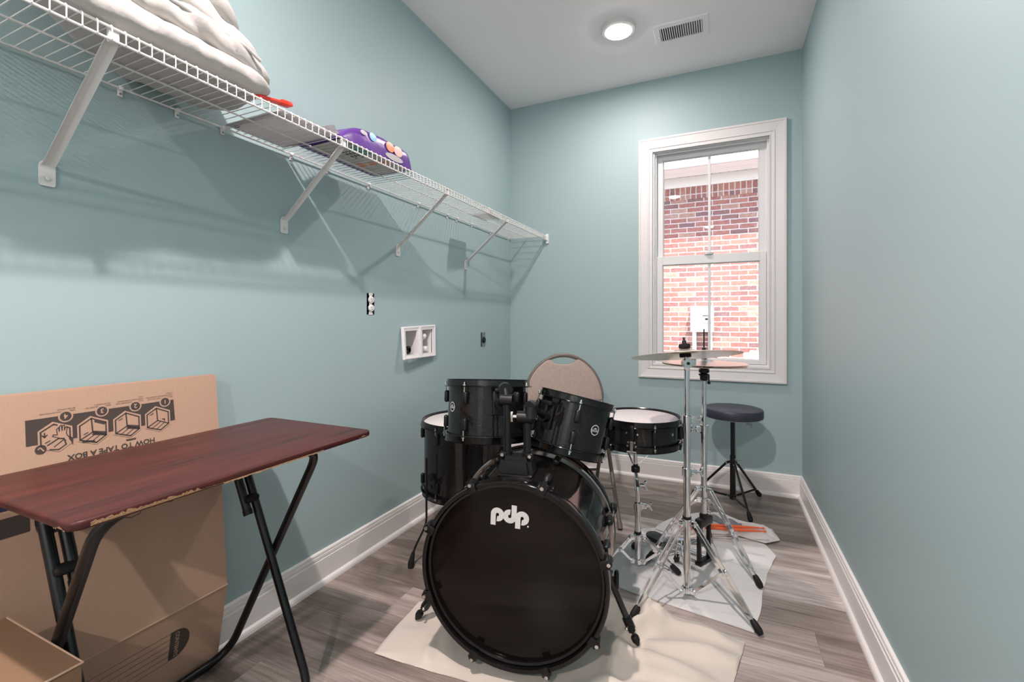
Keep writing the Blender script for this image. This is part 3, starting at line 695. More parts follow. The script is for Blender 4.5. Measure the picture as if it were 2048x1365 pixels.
mb = MB(); mb.prism([(0.030, 1.010), (0.045, 1.000), (0.075, 1.004), (0.05, 1.014)], 0.0004, Matrix.Translation((0, 0, DK + 0.0012))); obj('black_print', mb, M['print'], gb)
rd = thing('red_strap', 'bright red plastic strap lying on the grey plastic bag', 'strap', (0.262, 0.97, DK + 0.02))
mb = MB(); mb.bar((0.262, 0.915, DK + 0.020), (0.262, 1.000, DK + 0.036), 0.024, 0.008, (1, 0, 0)); obj('band', mb, M['red'], rd)
mb = MB(); mb.box((0.262, 1.016, DK + 0.040), (0.030, 0.040, 0.014), Matrix.Rotation(0.12, 3, 'X'), bev=0.004); obj('buckle', mb, M['red'], rd)

dp = thing('diaper_pack', 'purple and white soft pack of diapers on the wire shelf', 'pack', (0.2, 1.41, DK + 0.0015))
obj('wrapper', pillow(0.088, 0.298, 1.215, 1.615, DK + 0.0022, 0.088, 7.7, 0.005, power=22.0, taper=0.75), M['purple'], dp, sharp=60)
def patch(name, poly, zz, m, th=0.0006):
    mb = MB(); mb.prism(poly, th, Matrix.Translation((0, 0, zz))); return obj(name, mb, M[m], dp)
patch('printed_base', [(0.115, 1.235), (0.28, 1.225), (0.287, 1.595), (0.115, 1.60)], DK + 0.0017, 'packwhite')
for k, yy in enumerate((1.47, 1.475, 1.48)):
    patch('orange_print', [(0.135 + 0.052 * k + px, yy + py) for px, py in arc((0.022, 0.0), 0.021, 0, 2 * PI * 15 / 16, 15)], DK + 0.00145, 'packorange', 0.0002)
patch('green_print', [(0.235, 1.30), (0.28, 1.30), (0.285, 1.40), (0.24, 1.38)], DK + 0.00145, 'packteal', 0.0002)
for k in range(4): patch('text_print', [(0.19 + 0.016 * k, 1.325), (0.199 + 0.016 * k, 1.325), (0.199 + 0.016 * k, 1.40 - 0.01 * (k % 2)), (0.19 + 0.016 * k, 1.40 - 0.01 * (k % 2))], DK + 0.00145, 'print', 0.0002)
# prints on the front of the pack, laid on a slightly bulged face
def front_patch(name, c, ry, rz, m):
    mb = MB(); K = 20; vs = [V3((0, 0, 0))]
    yc, zc = c
    def sx(yy, zz):
        b = (yy - 1.415) / 0.2; return 0.2985 - 0.010 * max(0, (zz - DK - 0.05) / 0.035) ** 3
    vs = [(sx(yc, zc) + 0.001, yc, zc)] + [(sx(yc + ry * math.cos(t), zc + rz * math.sin(t)) + 0.001, yc + ry * math.cos(t), zc + rz * math.sin(t)) for t in [2 * PI * k / K for k in range(K)]]
    mb.add(vs, [(0, 1 + k, 1 + (k + 1) % K) for k in range(K)]); return obj(name, mb, M[m], dp)
front_patch('blue_print', (1.375, DK + 0.060), 0.020, 0.016, 'packblue')
front_patch('orange_print', (1.475, DK + 0.056), 0.026, 0.020, 'packorange')
front_patch('pink_print', (1.525, DK + 0.054), 0.028, 0.021, 'packpink')
front_patch('white_print', (1.50, DK + 0.020), 0.055, 0.013, 'packwhite')
front_patch('text_print', (1.325, DK + 0.058), 0.018, 0.008, 'packwhite')

pr_ = thing('paper_roll', 'small roll of white paper at the far end of the wire shelf', 'paper', (0.2, 2.52, DK + 0.0015))
mb = MB(); mb.cyl((0.245, 2.43, DK + 0.019), (0.215, 2.63, DK + 0.018), 0.0165, 18); obj('rolled_part', mb, M['packwhite'], pr_)
mb = MB(); vs = []
for i in range(9):
    for j in range(9): vs.append((0.12 + 0.014 * i, 2.42 + 0.022 * j, DK + 0.0025 + 0.004 * abs(noise.noise(V3((i * .5, j * .5, 1)))) + (0.0006 * i if i > 5 else 0)))
mb.add(vs, [(i * 9 + j, (i + 1) * 9 + j, (i + 1) * 9 + j + 1, i * 9 + j + 1) for i in range(8) for j in range(8)]); obj('loose_sheet', mb, M['packwhite'], pr_)

# ------------------------------------------------------------------ cardboard
fb = thing('flattened_moving_box', 'flattened printed cardboard moving box leaning against the left wall behind the table', 'cardboard box', (0.06, 0.5, 0))
O = V3((0.078, 0, 0.246)); TOPX = 0.030
Vv = V3((TOPX - 0.078, 0, 0.909 - 0.246)).normalized(); Nn = V3((Vv.z, 0, -Vv.x))
def bp(s, v, d=0.0): return O + V3((0, s, 0)) + Vv * v + Nn * d
def slab(mb, quad, th, nrm):
    a = [V3(p) for p in quad]; b = [p - nrm * th for p in a]
    mb.add(a + b, [(0, 1, 2, 3), (7, 6, 5, 4), (0, 4, 5, 1), (1, 5, 6, 2), (2, 6, 7, 3), (3, 7, 4, 0)], None, False)
mb = MB(); slab(mb, [bp(0.02, 0), bp(0.955, 0), bp(0.9495, 0.6658), bp(0.02, 0.6658)], 0.005, Nn); obj('front_panel', mb, M['cardboard'], fb)
mb = MB(); slab(mb, [bp(0.0, -0.02, -0.0065), bp(0.947, 0.0, -0.0065), bp(0.934, 0.668, -0.0065), bp(0.585, 0.670, -0.0065), bp(0.58, 0.676, -0.0065), bp(0.0, 0.676, -0.0065)][:2] + [bp(0.944, 0.668, -0.0065), bp(0.0, 0.674, -0.0065)], 0.005, Nn); obj('back_panel', mb, M['cardboard'], fb)
V2 = V3((-0.044, 0, -0.238)).normalized(); N2 = V3((-V2.z, 0, V2.x))
def fp(s, v, d=0.0): return O + V3((0, s, 0)) + V2 * v + N2 * d
mb = MB(); slab(mb, [fp(0.02, 0.242), fp(0.953, 0.240), fp(0.955, 0.0), fp(0.02, 0.0)], 0.005, N2); obj('bottom_flap', mb, M['cardboard'], fb)
mb = MB(); mb.tube([bp(0.02, 0.0, 0.0), bp(0.956, 0.0, 0.0)], 0.0028, 8); obj('crease', mb, M['cardedge'], fb)
# printing: face coordinates (s to the right, v up)
PM = Matrix(((0, Vv.x, Nn.x, 0), (1, 0, 0, 0), (0, Vv.z, Nn.z, 0), (0, 0, 0, 1)))
PM = Matrix.Translation(O + Nn * 0.0006) @ PM
UP = PM @ Matrix.Rotation(PI, 4, 'Z')
def flat(mb, poly, d=0.0, Mx=None): mb.add([(x, y, d) for x, y in poly], [tuple(range(len(poly)))], Mx or PM, False)
def line(mb, pts, w, d=0.0, closed=False, Mx=None):
    n = len(pts)
    for i in range(n if closed else n - 1):
        a, b = V3((*pts[i], 0)), V3((*pts[(i + 1) % n], 0)); t = (b - a).normalized(); nn = V3((-t.y, t.x, 0)) * w / 2; e = t * w * 0.4
        flat(mb, [(p.x, p.y) for p in (a - e - nn, b + e - nn, b + e + nn, a - e + nn)], d, Mx)
mb = MB()
flat(mb, [(0.504, 0.546), (0.8235, 0.546), (0.8215, 0.606), (0.504, 0.606)])
flat(mb, [(0.699, 0.517), (0.724, 0.517), (0.722, 0.5125), (0.702, 0.5125)][::-1])
obj('print_band', mb, M['print'], fb)
mbk = MB(); mbl = MB()                                     # card coloured islands, then dark line work on them
for i, cx_ in enumerate((0.5575, 0.6305, 0.7055, 0.7795)):
    hexo = [(cx_ - 0.033, 0.576), (cx_ - 0.006, 0.5945), (cx_ + 0.031, 0.577), (cx_ + 0.031, 0.537), (cx_ + 0.005, 0.520), (cx_ - 0.033, 0.536)]
    flat(mbk, hexo, 0.0003)
    hx = [(cx_ - 0.028, 0.573), (cx_ - 0.004, 0.588), (cx_ + 0.026, 0.573), (cx_ + 0.026, 0.540), (cx_ + 0.005, 0.525), (cx_ - 0.028, 0.538)]
    A = (cx_ - 0.002, 0.553)
    if i:
        line(mbl, hx, 0.0032, 0.0006, True); line(mbl, [(cx_ - 0.004, 0.588), A], 0.0032, 0.0006); line(mbl, [A, hx[5]], 0.003, 0.0006); line(mbl, [A, hx[3]], 0.003, 0.0006)
        line(mbl, [(cx_ + 0.006, 0.549), (cx_ - 0.018, 0.5325)], 0.002, 0.0006); line(mbl, [(cx_ + 0.016, 0.545), (cx_ - 0.006, 0.5285)], 0.002, 0.0006)
        line(mbl, [(cx_ - 0.02, 0.571), (cx_ - 0.012, 0.575)] if i > 1 else [(cx_ - 0.02, 0.55), (cx_ - 0.012, 0.554)], 0.0024, 0.0006)
    if i == 1: flat(mbl, [(cx_ + 0.002, 0.583), (cx_ + 0.025, 0.573), (cx_ + 0.023, 0.567), (cx_ + 0.002, 0.577)], 0.0006); flat(mbl, [(cx_ - 0.024, 0.537), (cx_ + 0.002, 0.531), (cx_ + 0.002, 0.526), (cx_ - 0.024, 0.531)], 0.0006)
    if i in (1, 2): flat(mbl, [(cx_, 0.556), (cx_ + 0.026, 0.549), (cx_ + 0.026, 0.538), (cx_ - 0.004, 0.546)], 0.0006)
    if i == 3: flat(mbl, [(cx_ + 0.009, 0.556), (cx_ + 0.017, 0.556), (cx_ + 0.017, 0.549), (cx_ + 0.014, 0.549), (cx_ + 0.014, 0.553), (cx_ + 0.009, 0.553)], 0.0006)
    if i == 0:
        line(mbl, [(cx_ - 0.028, 0.540), (cx_ - 0.028, 0.573), (cx_ - 0.004, 0.588), (cx_ + 0.002, 0.585)], 0.0032, 0.0006); line(mbl, [(cx_ + 0.02, 0.577), (cx_ + 0.026, 0.573), (cx_ + 0.026, 0.545)], 0.0032, 0.0006)
        line(mbl, [(cx_ - 0.016, 0.540), (cx_ + 0.004, 0.552), (cx_ + 0.014, 0.550), (cx_ + 0.018, 0.535), (cx_ + 0.004, 0.5255), (cx_ - 0.012, 0.529)], 0.003, 0.0006)
        line(mbl, [(cx_ + 0.012, 0.546), (cx_ - 0.004, 0.534)], 0.0024, 0.0006); line(mbl, [(cx_ - 0.02, 0.546), (cx_ - 0.012, 0.550)], 0.0024, 0.0006)
        line(mbl, [(cx_ - 0.021, 0.570), (cx_ - 0.021, 0.561)], 0.0028, 0.0006); line(mbl, [(cx_ - 0.0255, 0.565), (cx_ - 0.021, 0.560), (cx_ - 0.0165, 0.565)], 0.0026, 0.0006)
        # hand: palm with four fingers and a thumb, fingertips up
        line(mbl, [(cx_ + 0.018, 0.545), (cx_ + 0.005, 0.553), (cx_ - 0.007, 0.5595), (cx_ - 0.005, 0.563), (cx_ + 0.002, 0.561), (cx_ + 0.001, 0.575), (cx_ + 0.0045, 0.578), (cx_ + 0.006, 0.569), (cx_ + 0.0065, 0.581), (cx_ + 0.010, 0.583), (cx_ + 0.011, 0.570), (cx_ + 0.0125, 0.582), (cx_ + 0.016, 0.582), (cx_ + 0.0155, 0.570), (cx_ + 0.018, 0.577), (cx_ + 0.021, 0.576), (cx_ + 0.019, 0.562), (cx_ + 0.021, 0.556), (cx_ + 0.028, 0.545)], 0.0018, 0.0007)
        flat(mbl, [(cx_ + 0.021, 0.556), (cx_ + 0.032, 0.548), (cx_ + 0.031, 0.530)], 0.0006)
    ncx, ncy = cx_ + 0.019, 0.603
    flat(mbk, [(ncx + 0.0145 * math.cos(t), ncy + 0.0145 * math.sin(t)) for t in [k * PI / 12 for k in range(24)]], 0.0003)
    flat(mbl, [(ncx + 0.0112 * math.cos(t), ncy + 0.0112 * math.sin(t)) for t in [k * PI / 12 for k in range(24)]], 0.0006)
flat(mbl, [(0.529 + 0.0105 * math.cos(t), 0.5335 + 0.0105 * math.sin(t)) for t in [k * PI / 12 for k in range(24)]], 0.0006)
obj('print_islands', mbk, M['cardboard'], fb)
def up_text(mb, body, size, s, v, d, bold=0.0, align='LEFT'): mb.text(body, size, PM @ Matrix.Translation((s, v, d)) @ Matrix.Rotation(PI, 4, 'Z'), align, bold)
up_text(mbl, 'HOW TO TAPE A BOX', 0.0188, 0.769, 0.5065, 0.0, 0.0006)
for body, s, v in (('SEAL BOTTOM FLAPS WITH ONE', 0.8195, 0.617), ('TAPE STRIP ACROSS THE BOTTOM', 0.8195, 0.6225), ('OF BOX.', 0.8195, 0.628), ('PLACE TWO ADDITIONAL TAPE', 0.7440, 0.617), ('STRIPS ON EACH SIDE MIDDLE', 0.7440, 0.6225), ('STRIP.', 0.7440, 0.628),
                   ('REPEAT PROCESS FOR THE', 0.6690, 0.617), ('TOP OF THE BOX.', 0.6690, 0.6225), ('CARRY BOX FROM BOTTOM FOR', 0.5955, 0.617), ('BETTER SUPPORT.', 0.5955, 0.6225)):
    up_text(mbl, body, 0.0044, s, v, 0.0)
obj('print_linework', mbl, M['print'], fb)
for i, cx_ in enumerate((0.5575, 0.6305, 0.7055, 0.7795)):
    mb = MB(); up_text(mb, str(4 - i), 0.016, cx_ + 0.019, 0.6085, 0.0009, 0.0004, 'CENTER'); obj('print_numeral', mb, M['cardboard'], fb)
mb = MB(); line(mb, [(0.5245, 0.5345), (0.528, 0.538), (0.534, 0.529)][::-1], 0.0026, 0.0009); obj('print_tick', mb, M['cardboard'], fb)
mb = MB(); flat(mb, [(0.05, 0.412), (0.495, 0.412), (0.495, 0.47), (0.05, 0.47)]); obj('navy_print', mb, M['navy'], fb)
mb = MB(); flat(mb, [(0.05, 0.352), (0.506, 0.352), (0.506, 0.396), (0.05, 0.396)]); 
flat(mb, [(0.526, 0.40)] + [(0.526 + 0.012 * math.cos(t), 0.37 + 0.035 * math.sin(t)) for t in [PI / 2 + k * PI / 12 for k in range(13)]]); flat(mb, [(0.531, 0.33), (0.534, 0.33), (0.534, 0.42), (0.531, 0.42)])
obj('logo_fragment', mb, M['print'], fb); mb = MB(); line(mb, [(0.565, 0.33), (0.585, 0.322), (0.592, 0.330), (0.60, 0.33)], 0.0018); line(mb, [(0.655, 0.306), (0.672, 0.306), (0.672, 0.325), (0.69, 0.325), (0.69, 0.312), (0.705, 0.306), (0.725, 0.310), (0.727, 0.317), (0.715, 0.320), (0.70, 0.318)], 0.0018); obj('logo_outline', mb, M['print'], fb)
mb = MB(); flat(mb, [(0.775, 0.325), (0.79, 0.315), (0.806, 0.313), (0.815, 0.318), (0.80, 0.328)]); obj('logo_fragment', mb, M['print'], fb)
FM = Matrix.Translation(O + N2 * 0.0006) @ Matrix(((0, -V2.x, N2.x, 0), (1, 0, 0, 0), (0, -V2.z, N2.z, 0), (0, 0, 0, 1)))
mb = MB(); flat(mb, [(0.797, -0.150), (0.797, -0.062)] + [(0.812 + 0.040 * math.cos(t), -0.106 + 0.044 * math.sin(t)) for t in [PI / 2 - k * PI / 14 for k in range(15)]], 0, FM)
for k in range(6): line(mb, [(0.25, -0.064 - 0.0175 * k), (0.797, -0.064 - 0.0175 * k)], 0.0012, 0, False, FM)
obj('contents_label', mb, M['print'], fb)
mb = MB(); mb.text('CONTENTS', 0.0148, FM @ Matrix.Translation((0.811, -0.068, 0.0004)) @ Matrix.Rotation(-PI / 2, 4, 'Z'), 'LEFT', 0.0002); obj('contents_lettering', mb, M['cardboard'], fb)

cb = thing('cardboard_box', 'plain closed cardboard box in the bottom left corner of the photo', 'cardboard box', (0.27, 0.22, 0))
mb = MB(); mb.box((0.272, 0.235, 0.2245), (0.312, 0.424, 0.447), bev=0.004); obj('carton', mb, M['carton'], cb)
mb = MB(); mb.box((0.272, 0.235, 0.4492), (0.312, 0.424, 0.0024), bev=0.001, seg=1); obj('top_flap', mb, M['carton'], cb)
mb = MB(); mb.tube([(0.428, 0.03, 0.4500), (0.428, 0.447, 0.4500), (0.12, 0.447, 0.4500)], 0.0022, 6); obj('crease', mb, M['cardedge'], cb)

# ------------------------------------------------------------------ folding table
ft = thing('folding_table', 'folding table with worn mahogany laminate top and black tube legs', 'table', (0.31, 0.74, 0))
TX0, TX1, TY0, TY1, TZ = 0.088, 0.536, 0.385, 1.102, 0.75
rc_ = 0.022; out = arc((TX1 - rc_, TY1 - rc_), rc_, 0, PI / 2, 6) + arc((TX0 + rc_, TY1 - rc_), rc_, PI / 2, PI, 6) + arc((TX0 + rc_, TY0 + rc_), rc_, PI, 1.5 * PI, 6) + arc((TX1 - rc_, TY0 + rc_), rc_, 1.5 * PI, 2 * PI, 6)
mb = MB(); mb.prism(out, 0.017, Matrix.Translation((0, 0, TZ - 0.017)), bev=0.005, seg=3); obj('tabletop', mb, M['mahogany'], ft)
# chipped laminate along the front lower edge
mb = MB(); rr = random.Random(11)
def chip(path_pts, hfun, nrmf):
    vs = []
    for p, t in path_pts:
        n_ = nrmf(p); h = hfun(t)
        vs += [V3((p[0], p[1], TZ - 0.0173)) - n_ * 0.004, V3((p[0], p[1], TZ - 0.0128)) + n_ * 0.0004, V3((p[0], p[1], TZ - 0.0165 + h)) + n_ * 0.0007]
    m_ = len(path_pts); mb.add(vs, [(3 * i + k, 3 * (i + 1) + k, 3 * (i + 1) + k + 1, 3 * i + k + 1) for i in range(m_ - 1) for k in (0, 1)], None, False)
N_ = 150
pp = [((TX1, 0.412 + 0.50 * i / N_), i / N_) for i in range(N_ + 1)]
chip(pp, lambda t: max(-0.0012, (0.0105 if t < 0.18 else 0.0088 if t < 0.36 else 0.0045 if t < 0.46 else 0.0014 if (t * 37) % 3 < 1.2 else 0.0) * (0.72 + 0.5 * rr.random())), lambda p: V3((1, 0, 0)))
pp = [((TX1 - 0.016 - 0.030 * i / 20, TY0), i / 20) for i in range(21)]
chip(pp, lambda t: 0.0085 * math.sin(PI * min(1, max(0.05, t))) * (0.7 + 0.4 * rr.random()), lambda p: V3((0, -1, 0)))
pp = [((TX1, 1.045 + 0.035 * i / 16), i / 16) for i in range(17)]
chip(pp, lambda t: 0.008 * math.sin(PI * t) * (0.7 + 0.4 * rr.random()) + 0.0004, lambda p: V3((1, 0, 0)))
obj('chipped_edge', mb, M['chip'], ft)
r_ = 0.0118
B0, B1, A0, A1 = 0.462, 0.976, 0.490, 0.952
loop = [(0.455, B0, 0.720), (0.455, B1, 0.720), (0.056, B1, r_ + 0.001), (0.056, B0, r_ + 0.001)]
# closed rounded loop: crossing legs joined by a bar under the top and a bar on the floor
def rounded_loop(P, r, n=7):
    out = []; N = len(P)
    for i in range(N):
        a, b, c = V3(P[i - 1]), V3(P[i]), V3(P[(i + 1) % N]); u, v = (a - b), (c - b); rr_ = min(r, u.length * .4, v.length * .4)
        p0, p1 = b + u.normalized() * rr_, b + v.normalized() * rr_
        for k in range(n + 1):
            t = k / n; out.append(p0 * (1 - t) ** 2 + b * 2 * t * (1 - t) + p1 * t * t)
    return out
mb = MB(); mb.tube(rounded_loop(loop, 0.075), r_, 14, closed=True); of = obj('outer_leg_frame', mb, M['bmetal'], ft)
def ax(z): return 0.180 - 0.452 * (z - 0.605)
mb = MB(); mb.tube(fillet([(ax(0.640), A0, 0.640), (ax(0.012) + 0.0, A0, r_ + 0.001), (ax(0.012), A1, r_ + 0.001), (ax(0.640), A1, 0.640)], 0.075, 7), r_, 14)
inf = obj('inner_leg_frame', mb, M['bmetal'], ft)
for yy, sg in ((A0, 1), (A1, -1)):
    mb = MB(); mb.tube([(ax(0.640), yy, 0.640), (ax(0.655), yy, 0.655)], [0.0135, 0.0125], 14); obj('end_cap', mb, M['bplastic'], inf)
    y2 = yy + sg * 0.031
    mb = MB(); mb.tube([(ax(0.731), y2, 0.731), (ax(0.515), y2, 0.515)], r_, 14); st = obj('support_stub', mb, M['bmetal'], ft)
    mb = MB(); mb.tube([(ax(0.52), y2, 0.52), (ax(0.505), y2, 0.505)], 0.0132, 14); obj('end_cap', mb, M['bplastic'], st)
    mb = MB(); c = V3((ax(0.548) + 0.008, (yy + y2) / 2, 0.548)); mb.box(c, (0.030, 0.044, 0.022), bev=0.009, seg=3); obj('latch_clip', mb, M['rubber'], st)
    mb = MB(); mb.cyl((ax(0.622), yy, 0.622), (ax(0.622), y2, 0.622), 0.0045, 10); obj('pivot_pin', mb, M['gunmetal'], st)
zc_ = 0.0; 
# crossing rivets
for ya, yb in ((B0, A0), (A1, B1)):
    mb = MB(); mb.cyl((0.2734, ya, 0.398), (0.2734, yb, 0.398), 0.004, 8); obj('rivet', mb, M['gunmetal'], of)
mb = MB()
for yy in (0.56, 0.86): mb.box((0.455, yy, 0.727), (0.036, 0.03, 0.0125), bev=0.003)
obj('clip_bracket', mb, M['bplastic'], ft)
# ------------------------------------------------------------------ cloths on the floor
def polyline(pts, n):
    P = [V3((*p, 0)) for p in pts]; L = [0]
    for a, b in zip(P, P[1:]): L.append(L[-1] + (b - a).length)
    out = []
    for i in range(n + 1):
        d = L[-1] * i / n
        for k in range(len(P) - 1):
            if d <= L[k + 1] + 1e-9: out.append(P[k].lerp(P[k + 1], (d - L[k]) / max(1e-9, L[k + 1] - L[k]))); break
    return out
def cloth(bottom, right, top, left, ridges, namp, nscale, seed, z0=0.0015, n=90, th=0.0028, wave=0.004, flat_spots=(), rs=1.0):
    B, T_, L, R = polyline(bottom, n), polyline(top, n), polyline(left, n), polyline(right, n)
    mb = MB(); top_v, bot_v = [], []
    for i in range(n + 1):
        for j in range(n + 1):
            u, v = i / n, j / n
            p = B[i] * (1 - v) + T_[i] * v + L[j] * (1 - u) + R[j] * u - (B[0] * (1 - u) * (1 - v) + B[n] * u * (1 - v) + T_[0] * (1 - u) * v + T_[n] * u * v)
            e = min(u, 1 - u, v, 1 - v); k = min(1, e * 14)
            p += V3((noise.noise(V3((p.x * 9, p.y * 9, seed))), noise.noise(V3((p.x * 9, p.y * 9, seed + 9))), 0)) * wave
            h = namp * max(0, noise.noise(V3((p.x * nscale, p.y * nscale, seed))) + 0.25) + 0.25 * namp * abs(noise.noise(V3((p.x * nscale * 3, p.y * nscale * 3, seed))))
            for (a, b, w, hh) in ridges:
                a_, b_ = V3((*a, 0)), V3((*b, 0)); t = max(0, min(1, (p - a_).dot(b_ - a_) / (b_ - a_).length_squared)); q = a_.lerp(b_, t)
                dd = (p - q).length + 0.25 * w * noise.noise(V3((p.x * 14, p.y * 14, hh * 100)))
                h += rs * hh * math.exp(-(dd / w) ** 2) * (0.35 + 0.65 * math.sin(PI * (0.1 + 0.8 * t)))
            for (c, rad) in flat_spots:
                h *= 1 - 0.92 * math.exp(-((p - V3((*c, 0))).length / rad) ** 4)
            h *= 0.25 + 0.75 * k
            top_v.append(V3((p.x, p.y, z0 + th + h))); bot_v.append(V3((p.x, p.y, z0 + h)))
    m_ = n + 1; N = len(top_v)
    f = [(i * m_ + j, (i + 1) * m_ + j, (i + 1) * m_ + j + 1, i * m_ + j + 1) for i in range(n) for j in range(n)]
    ed = [i * m_ for i in range(n + 1)] + [n * m_ + j for j in range(1, m_)] + [i * m_ + n for i in range(n - 1, -1, -1)] + [j for j in range(n - 1, 0, -1)]
    side = [(ed[k], ed[(k + 1) % len(ed)], ed[(k + 1) % len(ed)] + N, ed[k] + N) for k in range(len(ed))]
    mb.add(top_v + bot_v, f + [tuple(k + N for k in q[::-1]) for q in f] + side); return mb
bl = cloth([(0.483, 1.169), (0.69, 1.185), (0.80, 1.196), (1.10, 1.22), (1.505, 1.36)], [(1.505, 1.36), (1.539, 1.529), (1.558, 1.615), (1.577, 1.726)],
           [(0.451, 1.457), (0.62, 1.60), (0.85, 1.74), (1.10, 1.79), (1.243, 1.79), (1.29, 1.818), (1.343, 1.765), (1.436, 1.774), (1.577, 1.726)], [(0.483, 1.169), (0.4645, 1.297), (0.451, 1.457)],
           [((1.27, 1.80), (1.23, 1.60), 0.022, 0.035), ((1.33, 1.76), (1.24, 1.63), 0.030, 0.030), ((1.30, 1.58), (1.56, 1.62), 0.028, 0.022), ((1.22, 1.52), (1.50, 1.46), 0.035, 0.024), ((1.30, 1.45), (1.52, 1.40), 0.03, 0.016),
            ((1.36, 1.72), (1.54, 1.70), 0.022, 0.016), ((1.17, 1.62), (1.20, 1.35), 0.03, 0.020), ((0.62, 1.30), (0.66, 1.20), 0.02, 0.012), ((0.60, 1.42), (0.72, 1.24), 0.03, 0.012), ((1.10, 1.30), (1.30, 1.36), 0.03, 0.02),
            ((1.25, 1.74), (1.31, 1.72), 0.014, 0.016)],
           0.009, 5.0, 2.0, flat_spots=[((0.93, 1.27), 0.20), ((0.90, 1.5), 0.22), ((1.254, 1.548), 0.03), ((0.505, 1.365), 0.05), ((1.211, 1.672), 0.04), ((0.93, 1.40), 0.2)], rs=1.5)
tag(obj('blanket', bl, M['cream'], sharp=85), 'cream fleece blanket spread under the bass drum', 'blanket')
STK = [(1.042, 1.981), (1.349, 2.060), (1.12, 2.22), (1.211, 1.6745), (1.631, 1.780), (1.321, 2.174), (1.653, 2.089), (1.2015, 2.116)]
tw = cloth([(1.050, 1.946), (1.134, 1.868), (1.233, 1.854), (1.434, 1.822), (1.608, 1.794)], [(1.608, 1.794), (1.635, 1.919), (1.66, 2.103), (1.684, 2.234), (1.733, 2.415)],
           [(1.075, 2.23), (1.13, 2.45), (1.22, 2.50), (1.409, 2.52), (1.60, 2.57), (1.70, 2.52), (1.733, 2.415)], [(1.050, 1.946), (1.06, 2.1), (1.075, 2.23)],
           [((1.45, 2.38), (1.70, 2.36), 0.03, 0.010), ((1.40, 2.30), (1.62, 2.22), 0.03, 0.008), ((1.15, 2.20), (1.40, 2.12), 0.04, 0.008), ((1.12, 2.02), (1.2, 2.12), 0.02, 0.008)], 0.004, 4.0, 5.0,
           flat_spots=[(p, 0.03) for p in STK] + [((1.435, 2.218), 0.13), ((1.384, 1.90), 0.06), ((1.173, 2.05), 0.06), ((1.20, 2.352), 0.06), ((1.3, 2.3), 0.10)])
tag(obj('towel', tw, M['stained'], sharp=85), 'large grey-stained white towel under the chrome stands', 'towel')
t2 = cloth([(1.195, 2.462), (1.30, 2.43), (1.365, 2.432), (1.454, 2.50), (1.59, 2.545), (1.697, 2.522), (1.766, 2.586)], [(1.766, 2.586), (1.752, 2.65), (1.742, 2.705)],
           [(1.21, 2.53), (1.264, 2.636), (1.397, 2.775), (1.499, 2.822), (1.575, 2.765), (1.615, 2.72), (1.742, 2.705)], [(1.195, 2.462), (1.20, 2.5), (1.21, 2.53)],
           [((1.40, 2.66), (1.58, 2.66), 0.028, 0.020), ((1.35, 2.58), (1.52, 2.72), 0.02, 0.016), ((1.56, 2.64), (1.73, 2.62), 0.016, 0.030), ((1.55, 2.55), (1.72, 2.57), 0.014, 0.020), ((1.30, 2.52), (1.42, 2.48), 0.02, 0.012), ((1.68, 2.69), (1.74, 2.63), 0.02, 0.018), ((1.45, 2.76), (1.55, 2.74), 0.02, 0.016)],
           0.007, 8.0, 9.0, z0=0.0075, n=90, flat_spots=[((1.33, 2.45), 0.05)], rs=1.45)
tag(obj('towel', t2, M['whitecloth'], sharp=85), 'small crumpled white towel with orange drumsticks lying on it', 'towel')
def stick(p, q, label):
    p, q = V3(p), V3(q); d = (q - p); mb = MB()
    R = [0.004, 0.0065, 0.007, 0.007, 0.007, 0.0055, 0.0032, 0.0028, 0.005, 0.0055, 0.004, 0.001]; t = [0, 0.008, 0.02, 0.4, 0.7, 0.85, 0.95, 0.965, 0.975, 0.985, 0.995, 1.0]
    mb.tube([p + d * k for k in t], R, 12); tag(obj('drumstick', mb, M['orange']), label, 'drumstick', 'orange drumsticks')
stick((1.295, 2.478, 0.050), (1.700, 2.575, 0.060), 'orange plastic drumstick on the crumpled towel, the one farther back')
stick((1.300, 2.452, 0.048), (1.706, 2.548, 0.056), 'orange plastic drumstick on the crumpled towel, the one nearer the camera')
mb = MB(); pts = []
vs = []
for i in range(16):
    for j in range(5):
        x = 1.45 + 0.010 * i; yy = 2.585 + 0.011 * j - 0.0025 * i; vs.append((x, yy, 0.047 + 0.008 * math.sin(i * 0.8) * (0.5 + 0.1 * j) + 0.003 * j))
mb.add(vs, [(i * 5 + j, (i + 1) * 5 + j, (i + 1) * 5 + j + 1, i * 5 + j + 1) for i in range(15) for j in range(4)])
so_ = obj('strap', mb, M['greycloth']); md = so_.modifiers.new('Solidify', 'SOLIDIFY'); md.thickness = 0.004
tag(so_, 'folded grey patterned strap beside the orange drumsticks', 'strap')
pk = thing('puck', 'small round black puck-shaped practice pad on the stained towel', 'practice pad', (1.2035, 2.352, 0.006))
mb = MB(); mb.lathe([(0, 0.006), (0.036, 0.006), (0.038, 0.009), (0.038, 0.026), (0.036, 0.029), (0, 0.0295)], Matrix.Translation((1.2035, 2.352, 0.0)), 32); obj('pad_body', mb, M['bplastic'], pk)
mb = MB(); mb.lathe([(0.031, 0.0297), (0.0, 0.0299)], Matrix.Translation((1.2035, 2.352, 0.0)), 28); obj('pad_top', mb, M['gunmetal'], pk)

